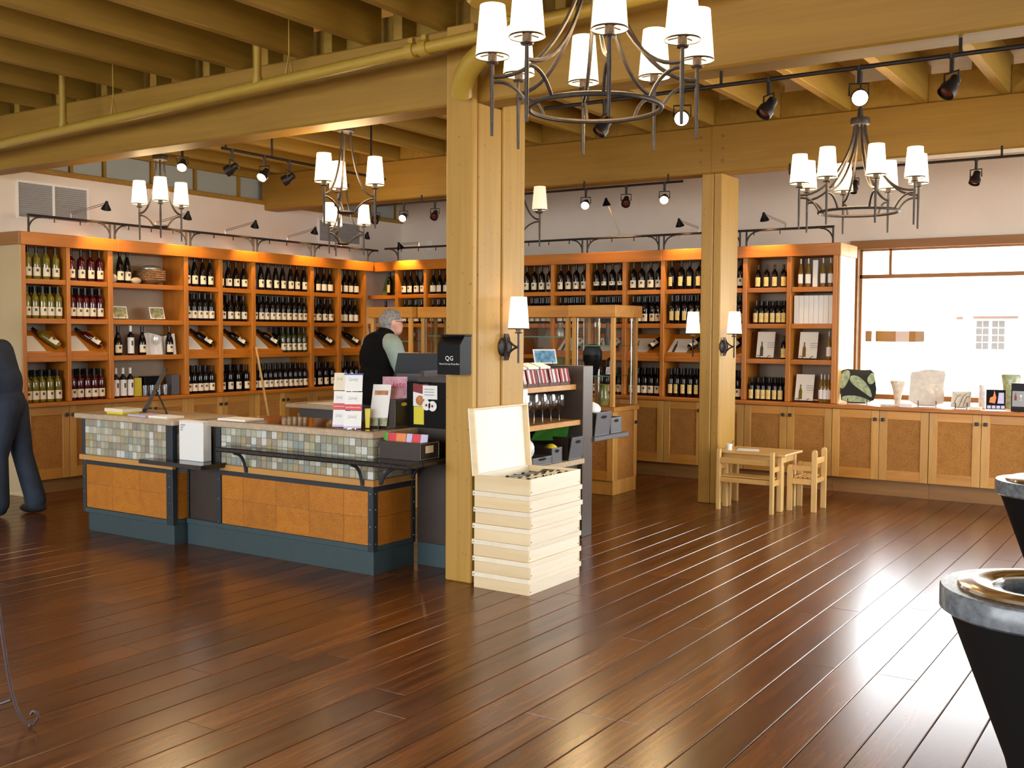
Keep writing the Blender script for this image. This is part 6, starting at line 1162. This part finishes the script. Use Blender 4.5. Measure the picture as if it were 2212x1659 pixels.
M['navy'] = plain('navy_cloth', (.022, .032, .055), .85, var=.2, scale=9, bump=.3); M['trouser'] = plain('dark_trousers', (.02, .02, .025), .85); M['hair'] = plain('grey_hair', (.20, .19, .18), .75, var=.45, scale=60, bump=.5); M['shoe'] = plain('shoe', (.02, .016, .014), .45)
def hand(prims, wrist, dirv, side, mi):
    w_ = Vector(wrist); d = Vector(dirv).normalized(); s_ = Vector(side).normalized(); dn = d.cross(s_).normalized()
    prims.append(('c', tuple(w_), .027, tuple(w_ + d * .06), .036, mi))
    for k, L in enumerate((.065, .078, .072, .055)):
        b0 = w_ + d * .085 + s_ * (-.027 + .018 * k); mid = b0 + d * L * .55 - dn * .006; prims.append(('c', tuple(b0), .0095, tuple(mid), .009, mi)); prims.append(('c', tuple(mid), .009, tuple(mid + d * L * .4 - dn * .02), .0078, mi))
    b0 = w_ + d * .035 - s_ * .034; prims.append(('c', tuple(b0), .012, tuple(b0 + d * .045 - s_ * .02), .010, mi))
pr = [('e', (0, 0, .96), (.175, .135, .15), 2), ('e', (0, -.005, 1.13), (.185, .135, .20), 1), ('e', (0, .01, 1.33), (.205, .140, .20), 1), ('e', (.16, .02, 1.45), (.095, .085, .085), 1), ('e', (-.16, .02, 1.45), (.095, .085, .085), 1), ('e', (0, .0, 1.47), (.12, .09, .08), 1),
      ('c', (0, .045, 1.49), .064, (0, .085, 1.57), .060, 0), ('e', (0, .105, 1.628), (.076, .098, .105), 0), ('e', (0, .150, 1.575), (.055, .060, .062), 0), ('e', (0, .200, 1.60), (.014, .024, .020), 0), ('c', (0, .196, 1.625), .010, (0, .212, 1.598), .013, 0), ('e', (0, .195, 1.55), (.022, .014, .010), 0), ('e', (.078, .095, 1.615), (.012, .020, .032), 0), ('e', (-.078, .095, 1.615), (.012, .020, .032), 0), ('e', (.033, .185, 1.63), (.017, .012, .012), 0), ('e', (-.033, .185, 1.63), (.017, .012, .012), 0),
      ('c', (.215, .02, 1.44), .078, (.275, .10, 1.17), .062, 1), ('c', (.275, .10, 1.17), .060, (.21, .33, 1.075), .042, 1), ('c', (-.215, .02, 1.44), .078, (-.275, .10, 1.17), .062, 1), ('c', (-.275, .10, 1.17), .060, (-.18, .33, 1.075), .042, 1),
      ('c', (.092, 0, .92), .105, (.105, .015, .50), .072, 2), ('c', (.105, .015, .50), .070, (.11, -.02, .10), .055, 2), ('c', (-.092, 0, .92), .105, (-.105, .015, .50), .072, 2), ('c', (-.105, .015, .50), .070, (-.11, -.02, .10), .055, 2), ('e', (.112, .045, .045), (.048, .125, .046), 3), ('e', (-.112, .045, .045), (.048, .125, .046), 3)]
hand(pr, (.205, .345, 1.07), (-.2, 1, -.15), (1, .2, 0), 0); hand(pr, (-.175, .345, 1.07), (.2, 1, -.15), (1, -.2, 0), 0)
man = figure('person', 'grey-haired person in black fleece vest over sage shirt behind the counter', (-5.665, 6.60, 0), math.radians(-24), pr, [M['skin'], M['shirt'], M['trouser'], M['shoe']])
vp = MB()
for c, r in (((0, -.005, 1.06), (.205, .155, .20)), ((0, -.004, 1.17), (.205, .152, .20)), ((0, .006, 1.33), (.222, .158, .205)), ((0, .0, 1.47), (.15, .112, .082)), ((.125, .015, 1.445), (.10, .098, .092)), ((-.125, .015, 1.445), (.10, .098, .092))): vp.ball(c, r, 20, 14)
capsule(vp, (0, .03, 1.48), .078, (0, .058, 1.525), .077)
vest = vp.build('fleece_vest', M['vest'], man); rm = vest.modifiers.new('fuse', 'REMESH'); rm.mode = 'VOXEL'; rm.voxel_size = .012; smd = vest.modifiers.new('soften', 'SMOOTH'); smd.iterations = 5
dg = bpy.context.evaluated_depsgraph_get(); me = bpy.data.meshes.new_from_object(vest.evaluated_get(dg)); vest.modifiers.clear(); vest.data = me; me.materials.clear(); me.materials.append(M['vest']); me.polygons.foreach_set('use_smooth', [True] * len(me.polygons))
hm = MB(); hb_ = MB().ball((0, .105, 1.628), (.0805, .1025, .110), 32, 24)
for f in hb_.f:
    c = sum((Vector(hb_.v[i]) for i in f), Vector()) / 4 - Vector((0, .105, 1.628))
    if (c.y < .062 and c.z > -.035 and not (c.y > .005 and c.z < .02)) or (c.y < -.03 and c.z > -.062) or (c.z > .082 and c.y < .05): o_ = len(hm.v); hm.v += [hb_.v[i] for i in f]; hm.f.append(tuple(range(o_, o_ + 4))); hm.m.append(0)
hr_ = hm.build('hair', M['hair'], man, True)
MB().tube([(.080, .095, 1.632), (.079, .14, 1.632), (.066, .205, 1.625)], .0022, 6).tube([(-.080, .095, 1.632), (-.079, .14, 1.632), (-.066, .205, 1.625)], .0022, 6).tube([(.036 + .026 * math.cos(a), .212, 1.618 + .02 * math.sin(a)) for a in [k * PI / 8 for k in range(16)]], .002, 5, closed=True).tube([(-.036 + .026 * math.cos(a), .212, 1.618 + .02 * math.sin(a)) for a in [k * PI / 8 for k in range(16)]], .002, 5, closed=True).tube([(-.01, .214, 1.622), (.01, .214, 1.622)], .002, 5).build('eyeglasses', M['iron'], man, True)

p2 = [('e', (0, .0, .93), (.165, .125, .16), 1), ('e', (0, .045, 1.10), (.19, .145, .20), 1), ('e', (0, .105, 1.28), (.205, .14, .19), 1), ('e', (.17, .135, 1.385), (.09, .085, .080), 1), ('e', (-.17, .135, 1.385), (.09, .085, .080), 1), ('e', (0, .14, 1.40), (.13, .085, .075), 1),
      ('c', (0, .17, 1.44), .058, (0, .235, 1.53), .055, 0), ('e', (0, .285, 1.60), (.074, .098, .110), 0), ('e', (0, .33, 1.55), (.053, .058, .06), 0), ('e', (0, .385, 1.585), (.013, .02, .02), 0), ('e', (.075, .27, 1.59), (.012, .02, .03), 0), ('e', (-.075, .27, 1.59), (.012, .02, .03), 0), ('e', (0, .37, 1.53), (.022, .014, .01), 0),
      ('c', (.215, .13, 1.37), .072, (.25, .06, 1.10), .058, 1), ('c', (.25, .06, 1.10), .058, (.235, .16, .86), .046, 1), ('c', (-.215, .13, 1.37), .072, (-.25, .06, 1.10), .058, 1), ('c', (-.25, .06, 1.10), .058, (-.235, .16, .86), .046, 1),
      ('c', (.09, -.005, .90), .110, (.10, -.06, .50), .085, 1), ('c', (.10, -.06, .50), .083, (.105, -.165, .11), .085, 1), ('c', (-.09, -.015, .90), .118, (-.10, .06, .50), .092, 1), ('c', (-.10, .06, .50), .090, (-.105, .06, .11), .098, 1), ('e', (.105, -.14, .045), (.045, .12, .045), 2), ('e', (-.105, .10, .045), (.045, .12, .045), 2)]
hand(p2, (.235, .165, .85), (0, .3, -1), (0, 1, .3), 0); hand(p2, (-.235, .165, .85), (0, .3, -1), (0, 1, .3), 0)
lp = figure('person', 'person in navy jacket and navy trousers cut off by the left edge', (-8.29, 4.97, 0), math.radians(123.4), p2, [M['skin'], M['navy'], M['shoe']])
hm = MB(); hb_ = MB().ball((0, .285, 1.60), (.079, .103, .116), 24, 18)
for f in hb_.f:
    c = sum((Vector(hb_.v[i]) for i in f), Vector()) / 4 - Vector((0, .285, 1.60))
    if c.y < .04 and c.z > -.06 or c.z > .07: o_ = len(hm.v); hm.v += [hb_.v[i] for i in f]; hm.f.append(tuple(range(o_, o_ + 4))); hm.m.append(0)
hm.build('hair', M['shoe'], lp, True)
print('bottles', nbot)
